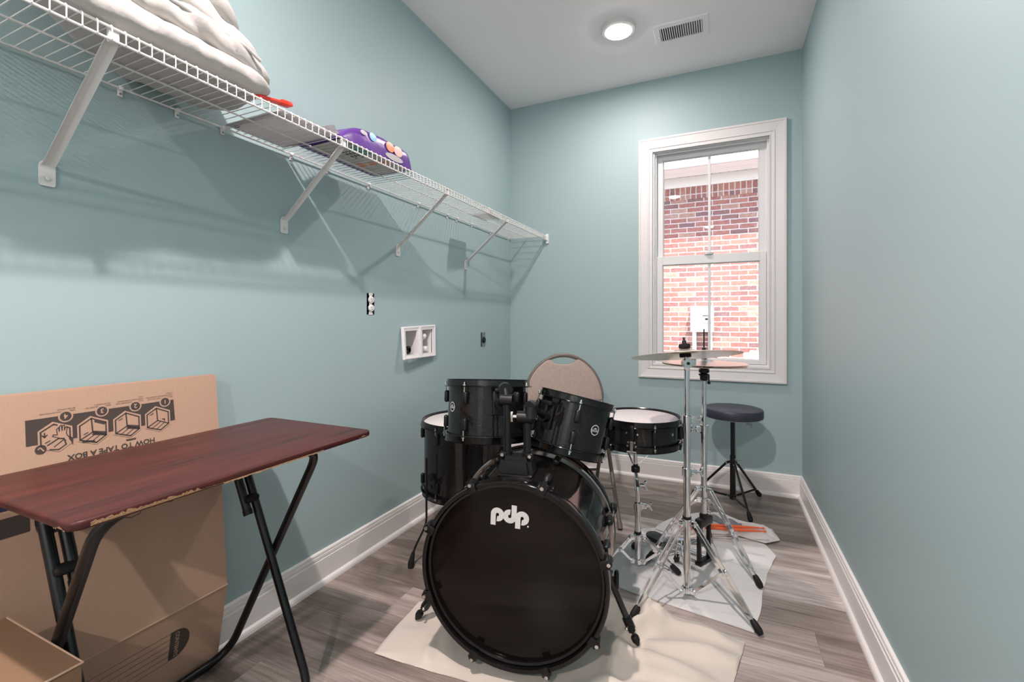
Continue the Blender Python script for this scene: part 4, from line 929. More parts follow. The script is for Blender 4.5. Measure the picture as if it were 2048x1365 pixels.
# ------------------------------------------------------------------ drums
CAM = V3((1.504, 0.0, 1.084))
def drum_frame(c, axis):                                  # local z = axis, local -y faces the camera
    z = V3(axis).normalized(); f = (CAM - V3(c)); f = (f - z * f.dot(z)).normalized(); y = -f; x = y.cross(z)
    return m4(Matrix((x, y, z)).transposed(), c)
def dirA(a): a = math.radians(a); return V3((math.sin(a), -math.cos(a), 0))
def rotA(a):                                              # rotates local -y to dirA(a)
    return Matrix.Rotation(math.radians(a), 3, 'Z')
def lug_parts(t, R, zc, zh, a, s, hoop_r, L=0.048):
    rt = rotA(a); up = 1 if zh > zc else -1
    mb = MB(); mb.box(rt @ V3((0, -(R + 0.008), zc)), (0.021, 0.017, L), rt, bev=0.0075, seg=3)
    lg = obj('lug', mb, M['bplastic'], t, world=False)
    mb = MB(); c = rt @ V3((0, -hoop_r, 0)); z1 = zc + up * L * 0.45
    mb.cyl((c.x, c.y, z1), (c.x, c.y, zh + up * 0.006), 0.0026, 8); mb.cyl((c.x, c.y, zh + up * 0.002), (c.x, c.y, zh + up * 0.006), 0.0062, 10); mb.cyl((c.x, c.y, zh + up * 0.006), (c.x, c.y, zh + up * 0.014), 0.0032, 6)
    obj('tension_rod', mb, M['screw'], lg, world=False)
def hoop_prof(R, z, up):                                  # flanged steel hoop, z = outer lip
    return [(R + 0.0045, z - up * 0.027), (R + 0.017, z - up * 0.027), (R + 0.0175, z - up * 0.0245), (R + 0.009, z - up * 0.022), (R + 0.0075, z - up * 0.002), (R + 0.0105, z), (R + 0.0085, z + up * 0.001), (R + 0.0045, z - up * 0.002)]
def steel_drum(t, R, Hh, top_m, bot_m, lugs_top, lugs_bot, lug_L=0.048, lug_in=0.068):
    h = Hh / 2
    mb = MB(); mb.lathe([(R, -h + 0.012), (R, h - 0.012)], None, 72); obj('shell', mb, M['sparkle'], t, world=False)
    for z, up, hm in ((h, 1, top_m), (-h, -1, bot_m)):
        mb = MB(); mb.lathe(hoop_prof(R, z, up), None, 72, closed=True); obj('hoop', mb, M['hoop'], t, world=False)
        mb = MB(); mb.lathe([(R + 0.003, z - up * 0.014), (R - 0.006, z - up * 0.008), (0, z - up * 0.0078)], None, 64); obj('drum_head', mb, hm, t, world=False)
    for a in lugs_top: lug_parts(t, R, h - lug_in, h - 0.024, a, 1, R + 0.0128, lug_L)
    for a in lugs_bot: lug_parts(t, R, -h + lug_in, -h + 0.024, a, 1, R + 0.0128, lug_L)
def badge(t, R, a, z):
    rt = rotA(a)
    def wrap(mb):
        for v in mb.bm.verts:                             # flat badge (x, y, depth) -> curved on the shell
            ang = v.co.x / R; rr_ = R + 0.0010 + v.co.z
            p = rt @ V3((rr_ * math.sin(ang), -rr_ * math.cos(ang), v.co.y + z)); v.co = p
        return mb
    mb = MB(); K = 40; r0, r1 = 0.0150, 0.0178
    vs = [(r * math.cos(2 * PI * k / K), r * math.sin(2 * PI * k / K), 0.0) for k in range(K) for r in (r0, r1)]
    mb.add(vs, [(2 * k, 2 * k + 1, 2 * ((k + 1) % K) + 1, 2 * ((k + 1) % K)) for k in range(K)])
    mb.text('ENCORE', 0.0066, Matrix.Translation((0, -0.0042, 0.0)), 'CENTER', 0.00018)
    mb.add([(-0.0148, 0.002, 0), (0.0148, 0.002, 0), (0.0148, 0.0028, 0), (-0.0148, 0.0028, 0)], [(0, 1, 2, 3)]); mb.add([(-0.0146, -0.0058, 0), (0.0146, -0.0058, 0), (0.0146, -0.005, 0), (-0.0146, -0.005, 0)], [(0, 1, 2, 3)])
    mb.add([(-0.006, 0.0038, 0), (0.006, 0.0038, 0), (0.0045, 0.0072, 0), (0.0028, 0.0062, 0), (0.0012, 0.0088, 0), (-0.0015, 0.0066, 0), (-0.003, 0.0076, 0)], [tuple(range(7))])
    obj('badge', wrap(mb), M['logo'], t, world=False)

# --- bass drum
RB, LBD = 0.2855, 0.38
dB = V3((-0.1639, 0.9865, 0.0316)).normalized(); FC = V3((0.941, 1.232, 0.3245)); Cb = FC + dB * (LBD / 2)
zB = -dB; xB = V3((0.9865, 0.1639, 0)).normalized(); yB = zB.cross(xB)
BM = m4(Matrix((xB, yB, zB)).transposed(), Cb)
bd = thing('bass_drum', 'big black bass drum with pdp lettering standing on the cream blanket', 'drum', M4=BM)
hB = LBD / 2; HW = 0.040
mb = MB(); mb.lathe([(0.272, -hB + 0.03), (0.272, hB - 0.03)], None, 96); obj('shell', mb, M['sparkle'], bd, world=False)
for sgn in (1, -1):
    z = sgn * hB
    mb = MB(); mb.lathe([(RB, z), (RB + 0.001, z - sgn * 0.003), (RB + 0.001, z - sgn * (HW - 0.003)), (RB, z - sgn * HW), (0.2745, z - sgn * HW), (0.2745, z - sgn * 0.001), (0.277, z)], None, 96, closed=True); obj('hoop', mb, M['hoop'], bd, world=False)
    mb = MB(); mb.lathe([(0.2742, z - sgn * 0.030), (0.2742, z - sgn * 0.016), (0.270, z - sgn * 0.0135), (0.2635, z - sgn * 0.016), (0.2625, z - sgn * 0.022)], None, 96); obj('flesh_hoop', mb, M['blackchrome' if sgn < 0 else 'hoop'], bd, world=False)
    mb = MB(); mb.lathe([(0.264, z - sgn * 0.0225), (0.255, z - sgn * 0.020), (0.0, z - sgn * 0.0198)], None, 96); obj('drum_head', mb, M['head_black'] if sgn > 0 else M['head_white'], bd, world=False)
mb = MB(); mb.lathe([(0.2805, -hB + 0.044), (0.2845, -hB + 0.047), (0.2845, -hB + 0.053), (0.2805, -hB + 0.056)], None, 96, closed=True); mb.lathe([(0.272, -hB + 0.052), (0.2815, -hB + 0.052)], None, 96); obj('rim_band', mb, M['ringmetal'], bd, world=False)
# lettering on the front head
LZ = hB - 0.0198 + 0.0006
LM = Matrix.Translation((-0.0075, 0.1745, LZ)) @ Matrix.Rotation(math.radians(-2.6), 4, 'Z')
mb = MB()
zz_ = [0.0]
def annulus(cx_, cy_, r0, r1, a0, a1, K=48):
    vs = []; zz_[0] += 0.00012; z_ = zz_[0]
    for k in range(K + 1):
        a = math.radians(a0 + (a1 - a0) * k / K); vs += [(cx_ + r0 * math.cos(a), cy_ + r0 * math.sin(a), z_), (cx_ + r1 * math.cos(a), cy_ + r1 * math.sin(a), z_)]
    mb.add(vs, [(2 * k, 2 * k + 1, 2 * k + 3, 2 * k + 2) for k in range(K)], LM, False)
def rect(x0, x1, y0, y1): zz_[0] += 0.00012; mb.add([(x0, y0, zz_[0]), (x1, y0, zz_[0]), (x1, y1, zz_[0]), (x0, y1, zz_[0])], [(0, 1, 2, 3)], LM, False)
sp_, Ro, Ri, sw = 0.0382, 0.0208, 0.0050, 0.0158
annulus(-sp_, 0, Ri, Ro, -97, 180); rect(-sp_ - Ro, -sp_ - Ro + sw, -0.0330, 0.0006)
annulus(0, 0, Ri, Ro, 83, 360); rect(Ro - sw, Ro, -0.001, 0.0352)
annulus(sp_, 0, Ri, Ro, -97, 180); rect(sp_ - Ro, sp_ - Ro + sw, -0.0330, 0.0006)
rect(Ro - sw, sp_ - Ro + 0.004, -0.006, 0.006); rect(-sp_ + Ro - 0.0045, -Ro + 0.0045, -0.005, 0.005)
annulus(sp_ + 0.0185, -0.0215, 0.0, 0.0027, 0, 360, 20)
obj('pdp_lettering', mb, M['logo'], bd, world=False)
# claws and tension rods
def claw(ang, sgn):
    a = math.radians(ang); rt = Matrix.Rotation(a, 3, 'Z'); z = sgn * hB
    mb = MB()
    mb.box(rt @ V3((RB + 0.005, 0, z - sgn * 0.014)), (0.010, 0.030, 0.040), rt, bev=0.004, seg=2)
    mb.box(rt @ V3((RB - 0.006, 0, z + sgn * 0.0035)), (0.024, 0.026, 0.007), rt, bev=0.003, seg=2)
    mb.cyl(rt @ V3((RB + 0.008, 0, z - sgn * 0.030)), rt @ V3((RB + 0.008, 0, z + sgn * 0.004)), 0.010, 14)
    cl = obj('claw', mb, M['bplastic'], bd, world=False)
    mb = MB(); c = rt @ V3((RB + 0.008, 0, 0))
    mb.cyl((c.x, c.y, z + sgn * 0.0035), (c.x, c.y, z + sgn * 0.009), 0.0055, 10); mb.cyl((c.x, c.y, z + sgn * 0.005), (c.x * 0.985, c.y * 0.985, z - sgn * 0.085), 0.0038, 8)
    obj('tension_rod', mb, M['screw'], cl, world=False)
    mb = MB(); mb.box(rt @ V3((0.272 + 0.010, 0, z - sgn * 0.105)), (0.021, 0.022, 0.05), rt, bev=0.008, seg=3); obj('lug', mb, M['bplastic'], bd, world=False)
for a in (71, 115, 156, 199, 245, 291, 328, 16):
    claw(a, 1); claw(a, -1)
# tom mount on top of the shell
MZ = hB - 0.125
mb = MB()
b = bmesh.new(); bmesh.ops.create_cube(b, size=1.0)
for v in b.verts:
    k = 0.78 if v.co.y > 0 else 1.0
    v.co = V3((v.co.x * 0.120 * k, v.co.y * 0.062, v.co.z * 0.085 * k))
bmesh.ops.bevel(b, geom=b.edges[:], offset=0.013, segments=4, affect='EDGES')
MX = -0.010
mb.merge(b, Matrix.Translation((MX, 0.2955, MZ)))
mb.box((MX, 0.270, MZ), (0.112, 0.012, 0.088), bev=0.004)
tm = obj('tom_mount', mb, M['bplastic'], bd, world=False)
posts = {}
for px_, zt in ((-0.0325, 0.510), (0.0325, 0.452)):
    mb = MB(); x = MX + px_
    mb.tube([(x, 0.32, MZ), (x, zt, MZ)], 0.0122, 18); obj('post', mb, M['bmetal'], tm, world=False)
    mb = MB(); mb.tube([(x, 0.322, MZ), (x, 0.338, MZ)], 0.0165, 18); mb.box((x + math.copysign(0.010, px_), 0.330, MZ + 0.012), (0.022, 0.016, 0.016), bev=0.004); obj('post_collar', mb, M['bplastic'], tm, world=False)
    mb = MB(); mb.cyl((x + math.copysign(0.012, px_), 0.330, MZ + 0.019), (x + math.copysign(0.012, px_), 0.330, MZ + 0.024), 0.0055, 10); obj('screw', mb, M['screw'], tm, world=False)
    posts[px_ > 0] = BM @ V3((x, zt, MZ))
# spurs
def spur(att, foot, side):
    att, foot = V3(att), V3(foot); d = (foot - att).normalized()
    mb = MB(); ib = BM.inverted(); c = ib @ att; rad = V3((c.x, c.y, 0)).normalized(); s0 = BM @ V3((rad.x * 0.270, rad.y * 0.270, c.z)); 
    mb.cyl(s0, att + (att - s0).normalized() * 0.006, 0.021, 20); br = obj('spur_bracket', mb, M['blackchrome'], bd)
    t = (att - s0).normalized(); w0 = att + t * 0.006; 
    mb = MB(); mb.cyl(w0, w0 + t * 0.020, 0.006, 10); k = w0 + t * 0.022
    mb.tube([k + V3((0, 0, 0.032)), k + V3((0, 0, 0.022)), k + V3((0, 0, -0.022)), k + V3((0, 0, -0.032))], [0.006, 0.0085, 0.0085, 0.006], 12); obj('wing_bolt', mb, M['bplastic'], br)
    L = (foot - att).length
    mb = MB(); mb.cyl(att, att + d * L * 0.62, 0.0105, 16); lg = obj('spur_leg', mb, M['gunmetal'], bd)
    mb = MB(); mb.cyl(att + d * L * 0.60, att + d * L * 0.76, 0.0155, 16); mb.cyl(att + d * L * 0.76, att + d * L * 0.80, 0.012, 12); obj('spur_clamp', mb, M['bplastic'], lg)
    sx = d.cross(V3((0, 0, 1))).normalized(); q = att + d * L * 0.69
    mb = MB(); mb.cyl(q, q + sx * 0.030 * side, 0.003, 8); mb.sphere(q + sx * 0.032 * side, 0.0055, 10); obj('thumb_screw', mb, M['screw'], lg)
    mb = MB(); mb.cyl(att + d * L * 0.78, att + d * L * 0.90, 0.0052, 10); obj('spike_rod', mb, M['bmetal'], lg)
    mb = MB(); mb.tube([att + d * L * 0.86, att + d * L * 0.88, att + d * L * 0.93, att + d * L * 0.998], [0.011, 0.0135, 0.013, 0.004], 14); obj('rubber_foot', mb, M['rubber'], lg)
def shell_pt(ang, back, r=0.285):
    a = math.radians(ang); return BM @ V3((r * math.cos(a), r * math.sin(a), hB - back))
spur(shell_pt(-24, 0.285, 0.292), (1.256, 1.552, 0.0115), 1)
spur(shell_pt(204, 0.20, 0.292), (0.506, 1.362, 0.0095), -1)

# --- hanging toms
def tom(name, label, c, axis, R, Hh, lt, lb, ba, bz, mount_a, mount_z, post_top, elbow):
    Mx = drum_frame(c, axis); t = thing(name, label, 'drum', M4=Mx)
    steel_drum(t, R, Hh, M['head_clear'], M['head_coated'], lt, lb, 0.046, 0.066)
    badge(t, R, ba, bz)
    rt = rotA(mount_a)
    mb = MB(); mb.box(rt @ V3((0, -(R + 0.006), mount_z)), (0.046, 0.012, 0.085), rt, bev=0.0055, seg=2)
    mb.cyl(rt @ V3((0, -(R + 0.008), mount_z)), rt @ V3((0, -(R + 0.032), mount_z)), 0.020, 20)
    br = obj('mount_bracket', mb, M['bplastic'], t, world=False)
    mb = MB(); q = rt @ V3((0, -(R + 0.022), mount_z + 0.018)); mb.cyl(q, q + V3((0, 0, 0.022)), 0.006, 10); mb.box(q + V3((0, 0, 0.028)), (0.042, 0.012, 0.016), rt, bev=0.0055, seg=2); obj('wing_bolt', mb, M['bplastic'], br, world=False)
    return t, Mx @ (rt @ V3((0, -(R + 0.030), mount_z)))
def away(c): v = V3(c) - CAM; v.z = 0; return v.normalized()
cL = (0.683, 1.582, 0.741); aw = away(cL); rtv = V3((aw.y, -aw.x, 0))
tl, pL = tom('tom_drum', 'upright black rack tom on the left above the bass drum', cL, V3((0, 0, 1)) + aw * 0.125 + rtv * 0.02, 0.1524, 0.226, (-92, -31, 59, 119, 180), (-92, -31, 59, 119, 180), -59, 0.012, 14, 0.030, None, None)
cR = (1.007, 1.62, 0.706); aw = away(cR); rtv = V3((aw.y, -aw.x, 0))
tr, pR = tom('tom_drum', 'tilted black rack tom on the right above the bass drum', cR, V3((0, 0, 1)) + aw * 0.165 + rtv * 0.235, 0.127, 0.205, (-85, 6, 83, 145, 210), (-85, 6, 83, 145, 210), 40, 0.004, -40, 0.008, None, None)
# L-arms belong to the bass drum's mount
for px_, pt in ((False, pL), (True, pR)):
    top = posts[px_]; d = (pt - top); dh = V3((d.x, d.y, 0)).normalized(); side = V3((dh.y, -dh.x, 0))
    if not px_:
        k = top + V3((0, 0, -0.008))
        mb = MB(); mb.cyl(k - xB * 0.020, k + xB * 0.020, 0.0185, 20); mb.box(k + xB * 0.030 + V3((0, 0, 0.010)), (0.020, 0.014, 0.030), bev=0.005); obj('tilter', mb, M['bplastic'], tm)
        k2 = k + V3((-0.012, 0.012, 0.030))
        mb = MB(); mb.cyl(k2 - dh * 0.012, k2 + dh * 0.018, 0.0215, 22); mb.cyl(k, k2, 0.014, 14); obj('tilter_joint', mb, M['bplastic'], tm)
        mb = MB(); mb.cyl(k2, pt, 0.0105, 14); obj('tom_arm', mb, M['bmetal'], tm)
    else:
        k = top + V3((0, 0, -0.004))
        mb = MB(); mb.cyl(k - xB * 0.030, k + xB * 0.020, 0.0195, 20); obj('tilter', mb, M['bplastic'], tm)
        mb = MB(); f = xB * 0.0205; K = 20
        k2 = k + V3((0.012, 0.002, 0.036)); mb.tube([k + xB * 0.012, k2], [0.022, 0.017], 16); mb.cyl(k2 - dh * 0.012, k2 + dh * 0.012, 0.018, 16); obj('tilter_joint', mb, M['bplastic'], tm)
        mb = MB(); mb.cyl(k + xB * 0.0202, k + xB * 0.0225, 0.0075, 14); obj('screw', mb, M['screw'], tm)
        mb = MB(); mb.cyl(k2, pt, 0.0105, 14); obj('tom_arm', mb, M['bmetal'], tm)
        mb = MB(); mb.cyl(k - xB * 0.03, k - xB * 0.045, 0.006, 10); mb.box(k - xB * 0.05, (0.012, 0.012, 0.034), bev=0.004); obj('wing_nut', mb, M['screw'], tm)

# --- floor tom
cF = V3((0.372, 1.954, 0.4325)); fm = m4(drum_frame(cF, (0, 0, 1)).to_3x3(), cF)
fl = thing('floor_tom', 'tall black floor tom with a white head behind the bass drum', 'drum', M4=fm)
steel_drum(fl, 0.203, 0.352, M['head_white'], M['head_clear'], (-88, -40, 20, 80, 140, 200), (-88, -40, 20, 80, 140, 200), 0.050, 0.066)
for a in (-49, 60, 172):
    rt = rotA(a)
    mb = MB(); mb.box(rt @ V3((0, -0.213, -0.08)), (0.034, 0.020, 0.060), rt, bev=0.006); mb.cyl(rt @ V3((0, -0.218, -0.08)), rt @ V3((0.036, -0.225, -0.08)), 0.008, 12); mb.box(rt @ V3((0.040, -0.225, -0.08)), (0.012, 0.012, 0.034), rt, bev=0.004); bk = obj('leg_bracket', mb, M['bplastic'], fl, world=False)
    zf = -cF.z
    pts = [rt @ V3((0, -0.238, 0.03)), rt @ V3((0, -0.238, zf + 0.165)), rt @ V3((0, -0.305, zf + 0.075)), rt @ V3((0, -0.322, zf + 0.012))]
    mb = MB(); mb.tube(fillet(pts, 0.03, 5), 0.0048, 10); lg = obj('leg', mb, M['bmetal'], fl, world=False)
    mb = MB(); q = pts[3]; e = (pts[3] - pts[2]).normalized(); mb.tube([q - e * 0.055, q - e * 0.035, q - e * 0.008, q + V3((0, 0, -0.011))], [0.007, 0.010, 0.0145, 0.013], 14); obj('rubber_foot', mb, M['rubber'], lg, world=False)
mb = MB(); mb.lathe([(0.006, 0), (0.006, 0.003), (0, 0.004)], m4(rotA(17) @ Matrix.Rotation(PI / 2, 3, 'X'), rotA(17) @ V3((0, -0.203, -0.02))), 14); obj('air_vent', mb, M['screw'], fl, world=False)

# --- snare drum
cS = V3((1.160, 2.185, 0.580)); sm_ = drum_frame(cS, (0, 0, 1))
sn = thing('snare_drum', 'shallow black snare drum with a white head on a chrome stand', 'drum', M4=sm_)
Rs, Hs = 0.172, 0.132
h = Hs / 2
mb = MB(); mb.lathe([(Rs, -h + 0.012), (Rs, h - 0.012)], None, 72); obj('shell', mb, M['sparkle'], sn, world=False)
for z, up, hm in ((h, 1, M['head_white']), (-h, -1, M['head_clear'])):
    mb = MB(); mb.lathe(hoop_prof(Rs, z, up), None, 72, closed=True); obj('hoop', mb, M['hoop'], sn, world=False)
    mb = MB(); mb.lathe([(Rs + 0.003, z - up * 0.012), (Rs - 0.006, z - up * 0.007), (0, z - up * 0.0068)], None, 64); obj('drum_head', mb, hm, sn, world=False)
for a in (20, 82, 140, 200, 255, 308):
    rt = rotA(a); mb = MB(); mb.box(rt @ V3((0, -(Rs + 0.007), 0)), (0.015, 0.014, 0.062), rt, bev=0.005, seg=2); lg = obj('lug', mb, M['bplastic'], sn, world=False)
    c = rt @ V3((0, -(Rs + 0.0128), 0))
    for s_ in (1, -1): mb = MB(); mb.cyl((c.x, c.y, s_ * 0.028), (c.x, c.y, s_ * (h - 0.016)), 0.0026, 8); mb.cyl((c.x, c.y, s_ * (h - 0.022)), (c.x, c.y, s_ * (h - 0.016)), 0.006, 10); mb.cyl((c.x, c.y, s_ * (h - 0.016)), (c.x, c.y, s_ * (h - 0.008)), 0.0032, 6); obj('tension_rod', mb, M['screw'], lg, world=False)
rt = rotA(-10); mb = MB(); mb.box(rt @ V3((0, -(Rs + 0.008), 0.018)), (0.020, 0.016, 0.070), rt, bev=0.005); mb.box(rt @ V3((0, -(Rs + 0.008), -0.03)), (0.034, 0.014, 0.030), rt, bev=0.004); so2 = obj('strainer', mb, M['bplastic'], sn, world=False)
mb = MB(); mb.box(rt @ V3((0, -(Rs + 0.0165), -0.036)), (0.012, 0.004, 0.044), rt, bev=0.001, seg=1); mb.box(rt @ V3((0, -(Rs + 0.016), -0.060)), (0.042, 0.006, 0.009), rt, bev=0.002, seg=1); obj('strainer_plate', mb, M['screw'], so2, world=False)
mb = MB()
for dx, z in ((-0.024, 0.018), (0.022, 0.014), (-0.013, -0.018), (0.012, -0.018), (-0.016, -0.034), (0.016, -0.034)):
    p = rotA(-10 + math.degrees(dx / Rs)) @ V3((0, -(Rs + 0.0005), z)); q = rotA(-10 + math.degrees(dx / Rs)) @ V3((0, -(Rs + (0.003 if abs(dx) > 0.02 else 0.017)), z)); mb.cyl(p, q, 0.0042, 10)
obj('screw', mb, M['screw'], so2, world=False)
mb = MB(); p = rotA(52) @ V3((0, -Rs, 0.008)); q = rotA(52) @ V3((0, -(Rs + 0.004), 0.008)); mb.cyl(p, q, 0.006, 14); obj('air_vent', mb, M['screw'], sn, world=False)
rt = rotA(92); mb = MB(); mb.box(rt @ V3((0, -(Rs + 0.018), 0.004)), (0.034, 0.014, 0.070), rt, bev=0.004); mb.box(rt @ V3((0, -(Rs + 0.008), -0.05)), (0.03, 0.016, 0.02), rt, bev=0.004); obj('strainer_butt', mb, M['bplastic'], sn, world=False)

# ------------------------------------------------------------------ chrome stands
def tripod(t, c, z_hi, z_lo, feet, r_tube, foot_m='rubber', gap=0.013, bw=0.013, knee=0.52, col=True, leg_m='chrome', brace_from=0.52):
    cx_, cy_ = c
    if col:
        mb = MB(); mb.lathe([(r_tube + 0.001, z_hi - 0.026), (r_tube + 0.006, z_hi - 0.024), (r_tube + 0.006, z_hi), (r_tube + 0.001, z_hi + 0.003)], Matrix.Translation((cx_, cy_, 0)), 20); 
        for f in feet:
            d = V3((f[0] - cx_, f[1] - cy_, 0)).normalized(); mb.box(V3((cx_, cy_, z_hi - 0.012)) + d * 0.022, (0.028, 0.020, 0.020), Matrix.Rotation(math.atan2(d.y, d.x), 3, 'Z'), bev=0.003)
        obj('upper_collar', mb, M[leg_m], t)
        mb = MB(); mb.lathe([(r_tube + 0.001, z_lo - 0.004), (r_tube + 0.005, z_lo), (r_tube + 0.005, z_lo + 0.018), (r_tube + 0.001, z_lo + 0.02)], Matrix.Translation((cx_, cy_, 0)), 20)
        for f in feet:
            d = V3((f[0] - cx_, f[1] - cy_, 0)).normalized(); mb.prism([(0.008, -0.009)] + arc((0.026, 0), 0.009, -PI / 2, PI / 2, 6) + [(0.008, 0.009)], 0.012, Matrix.Translation((cx_, cy_, z_lo + 0.009)) @ Matrix.Rotation(math.atan2(d.y, d.x), 4, 'Z') @ Matrix.Rotation(PI / 2, 4, 'X') @ Matrix.Translation((0, 0, -0.006)))
        obj('lower_collar', mb, M[leg_m], t)
    for f in feet:
        d = V3((f[0] - cx_, f[1] - cy_, 0)); Lh = d.length; d.normalize(); sd = V3((-d.y, d.x, 0))
        p = V3((cx_, cy_, z_hi - 0.012)) + d * 0.030; q = V3(f); ax_ = (q - p).normalized(); L = (q - p).length; qe = p + ax_ * (L - 0.045)
        mb = MB(); ts = [0.0, knee - 0.05, knee + 0.05, 0.90, 1.0]; ws_ = [0.009, gap * 0.75, gap, gap * 0.55, 0.0032]
        up = ax_.cross(sd).normalized()
        for s_ in (1, -1):
            pts = [p + (qe - p) * tt + sd * w_ * s_ for tt, w_ in zip(ts, ws_)]
            for a, b in zip(pts, pts[1:]): mb.bar(a - (b - a).normalized() * 0.001, b + (b - a).normalized() * 0.001, bw, 0.0028, up)
        for tt in (0.02, knee): 
            a = p + (qe - p) * tt; wv = gap * 1.25; mb.cyl(a - sd * wv, a + sd * wv, 0.0042, 10)
        lg = obj('leg', mb, M[leg_m], t)
        mb = MB(); fz = qe - ax_ * 0.006
        e = q - V3((0, 0, 0)); mb.tube([fz - ax_ * 0.002, fz + ax_ * 0.006, fz + ax_ * 0.034, q - ax_ * 0.004], [0.008, 0.0115, 0.0135, 0.0095], 8); obj('rubber_foot', mb, M[foot_m], lg)
        mb = MB(); a = V3((cx_, cy_, z_lo + 0.009)) + d * 0.026; b = p + (qe - p) * brace_from; mb.bar(a, b, 0.0115, 0.0035, up); mb.cyl(a - sd * 0.010, a + sd * 0.010, 0.0042, 10); obj('brace', mb, M[leg_m], t)
def wing(mb, c, d, s=1.0):
    c, d = V3(c), V3(d).normalized(); up = V3((0, 0, 1)); mb.cyl(c, c + d * 0.016 * s, 0.0055 * s, 10)
    for sg in (1, -1): mb.tube([c + d * 0.014 * s, c + d * 0.019 * s + up * sg * 0.010 * s, c + d * 0.026 * s + up * sg * 0.019 * s], [0.0035 * s, 0.0055 * s, 0.003 * s], 8)
def clamp(t, c, z, r, d, hgt=0.034):
    mb = MB(); mb.lathe([(r, -hgt / 2), (r + 0.0055, -hgt / 2 + 0.002), (r + 0.0055, hgt / 2 - 0.002), (r, hgt / 2)], Matrix.Translation((c[0], c[1], z)), 18)
    dd = V3(d).normalized(); mb.box(V3((c[0], c[1], z)) + dd * (r + 0.012), (0.026, 0.018, hgt * 0.62), Matrix.Rotation(math.atan2(dd.y, dd.x), 3, 'Z'), bev=0.003)
    cl = obj('height_clamp', mb, M['chrome'], t)
    mb = MB(); wing(mb, V3((c[0], c[1], z)) + dd * (r + 0.024), dd); obj('wing_nut', mb, M['chrome'], cl)
RV = V3((0.9105, 0.4136, 0))                               # viewer's right
# cymbal stand
cc = (1.384, 1.901); CSF = [(1.211, 1.6745, 0.012), (1.631, 1.780, 0.007), (1.321, 2.174, 0.009)]
cs = thing('cymbal_stand', 'chrome cymbal stand holding the tilted crash cymbal', 'cymbal stand', (*cc, 0))
mb = MB(); mb.cyl((*cc, 0.030), (*cc, 0.497), 0.0130, 20); obj('lower_tube', mb, M['chrome'], cs)
mb = MB(); mb.cyl((*cc, 0.49), (*cc, 0.70), 0.0125, 20); mb.cyl((*cc, 0.655), (*cc, 0.695), 0.0145, 18); mb.cyl((*cc, 0.70), (*cc, 0.905), 0.0100, 18); obj('upper_tube', mb, M['chrome'], cs)
tripod(cs, cc, 0.315, 0.034, CSF, 0.0130, gap=0.0135, bw=0.014)
mb = MB(); mb.lathe([(0.0135, 0.316), (0.0165, 0.318), (0.0165, 0.324), (0.0135, 0.326)], Matrix.Translation((*cc, 0)), 18, closed=True); obj('nylon_bushing', mb, M['bplastic'], cs)
clamp(cs, cc, 0.497, 0.0130, RV); clamp(cs, cc, 0.700, 0.0115, RV)
tz = 0.918
mb = MB(); fwd_ = V3((-0.4136, 0.9105, 0)); mb.cyl(V3((*cc, tz)) - fwd_ * 0.014, V3((*cc, tz)) + fwd_ * 0.014, 0.018, 20); mb.box((cc[0], cc[1], tz - 0.016), (0.020, 0.020, 0.026), bev=0.003)
mb.box(V3((*cc, tz + 0.004)) + RV * 0.020, (0.030, 0.012, 0.024), Matrix.Rotation(math.atan2(RV.y, RV.x), 3, 'Z'), bev=0.004); tilt_ = obj('tilter', mb, M['chrome'], cs)
mb = MB(); mb.cyl(V3((*cc, tz)) - fwd_ * 0.0142, V3((*cc, tz)) - fwd_ * 0.016, 0.006, 12); obj('tilter_bolt', mb, M['bmetal'], tilt_)
cyC = V3((1.377, 1.898, 0.962))
awc = away(cyC); rc2 = V3((awc.y, -awc.x, 0)); axC = (V3((0, 0, 1)) + awc * 0.15 - rc2 * 0.085).normalized()
mb = MB(); base_p = V3((*cc, tz + 0.006)); mb.cyl(base_p, cyC - axC * 0.018, 0.0058, 12); mb.cyl(base_p, base_p + axC * 0.018, 0.009, 12); obj('tilter_rod', mb, M['chrome'], cs)
CMx = m4(frame_z(axC), cyC)
mb = MB()
for z0_, z1_ in ((-0.021, -0.006), (0.014, 0.030)): mb.lathe([(0, z0_), (0.020, z0_), (0.0215, z0_ + 0.003), (0.0215, z1_ - 0.003), (0.020, z1_), (0, z1_)], CMx, 24)
obj('felt_washer', mb, M['felt'], cs)
mb = MB(); mb.lathe([(0.0045, 0.028), (0.008, 0.031), (0.008, 0.042), (0.004, 0.045), (0.004, 0.056), (0, 0.056)], CMx, 12); obj('top_wing_nut', mb, M['bmetal'], cs)
def cymbal(name, label, Mx, R, bell_r, bell_h, bow, flip=1):
    prof = []
    for i in range(26):
        r = 0.0055 + (R - 0.0055) * i / 25
        zb = bell_h * max(0, 1 - (r / bell_r) ** 2.2) if r < bell_r else 0
        prof.append((r, flip * (zb - bow * (r / R) ** 1.7)))
    th = 0.0011; full = [(r, z + th / 2) for r, z in prof] + [(r, z - th / 2) for r, z in prof[::-1]]
    mb = MB(); mb.lathe(full, Mx, 72, closed=True); return tag(obj(name, mb, M['bronze'], sharp=50), label, 'cymbal')
bz = M['bronze']; nt, b = nodes(bz); tcn = nt.nodes.new('ShaderNodeTexCoord'); wv = nt.nodes.new('ShaderNodeTexWave'); wv.wave_type = 'RINGS'; wv.rings_direction = 'SPHERICAL'; wv.inputs['Scale'].default_value = 60
bpn = nt.nodes.new('ShaderNodeBump'); bpn.inputs['Strength'].default_value = 0.05; bpn.inputs['Distance'].default_value = 0.001
nt.links.new(wv.outputs['Fac'], bpn.inputs['Height']); nt.links.new(bpn.outputs[0], b.inputs['Normal'])
cymbal('crash_cymbal', 'large tilted bronze crash cymbal on top of the front chrome stand', CMx, 0.203, 0.055, 0.012, 0.016)
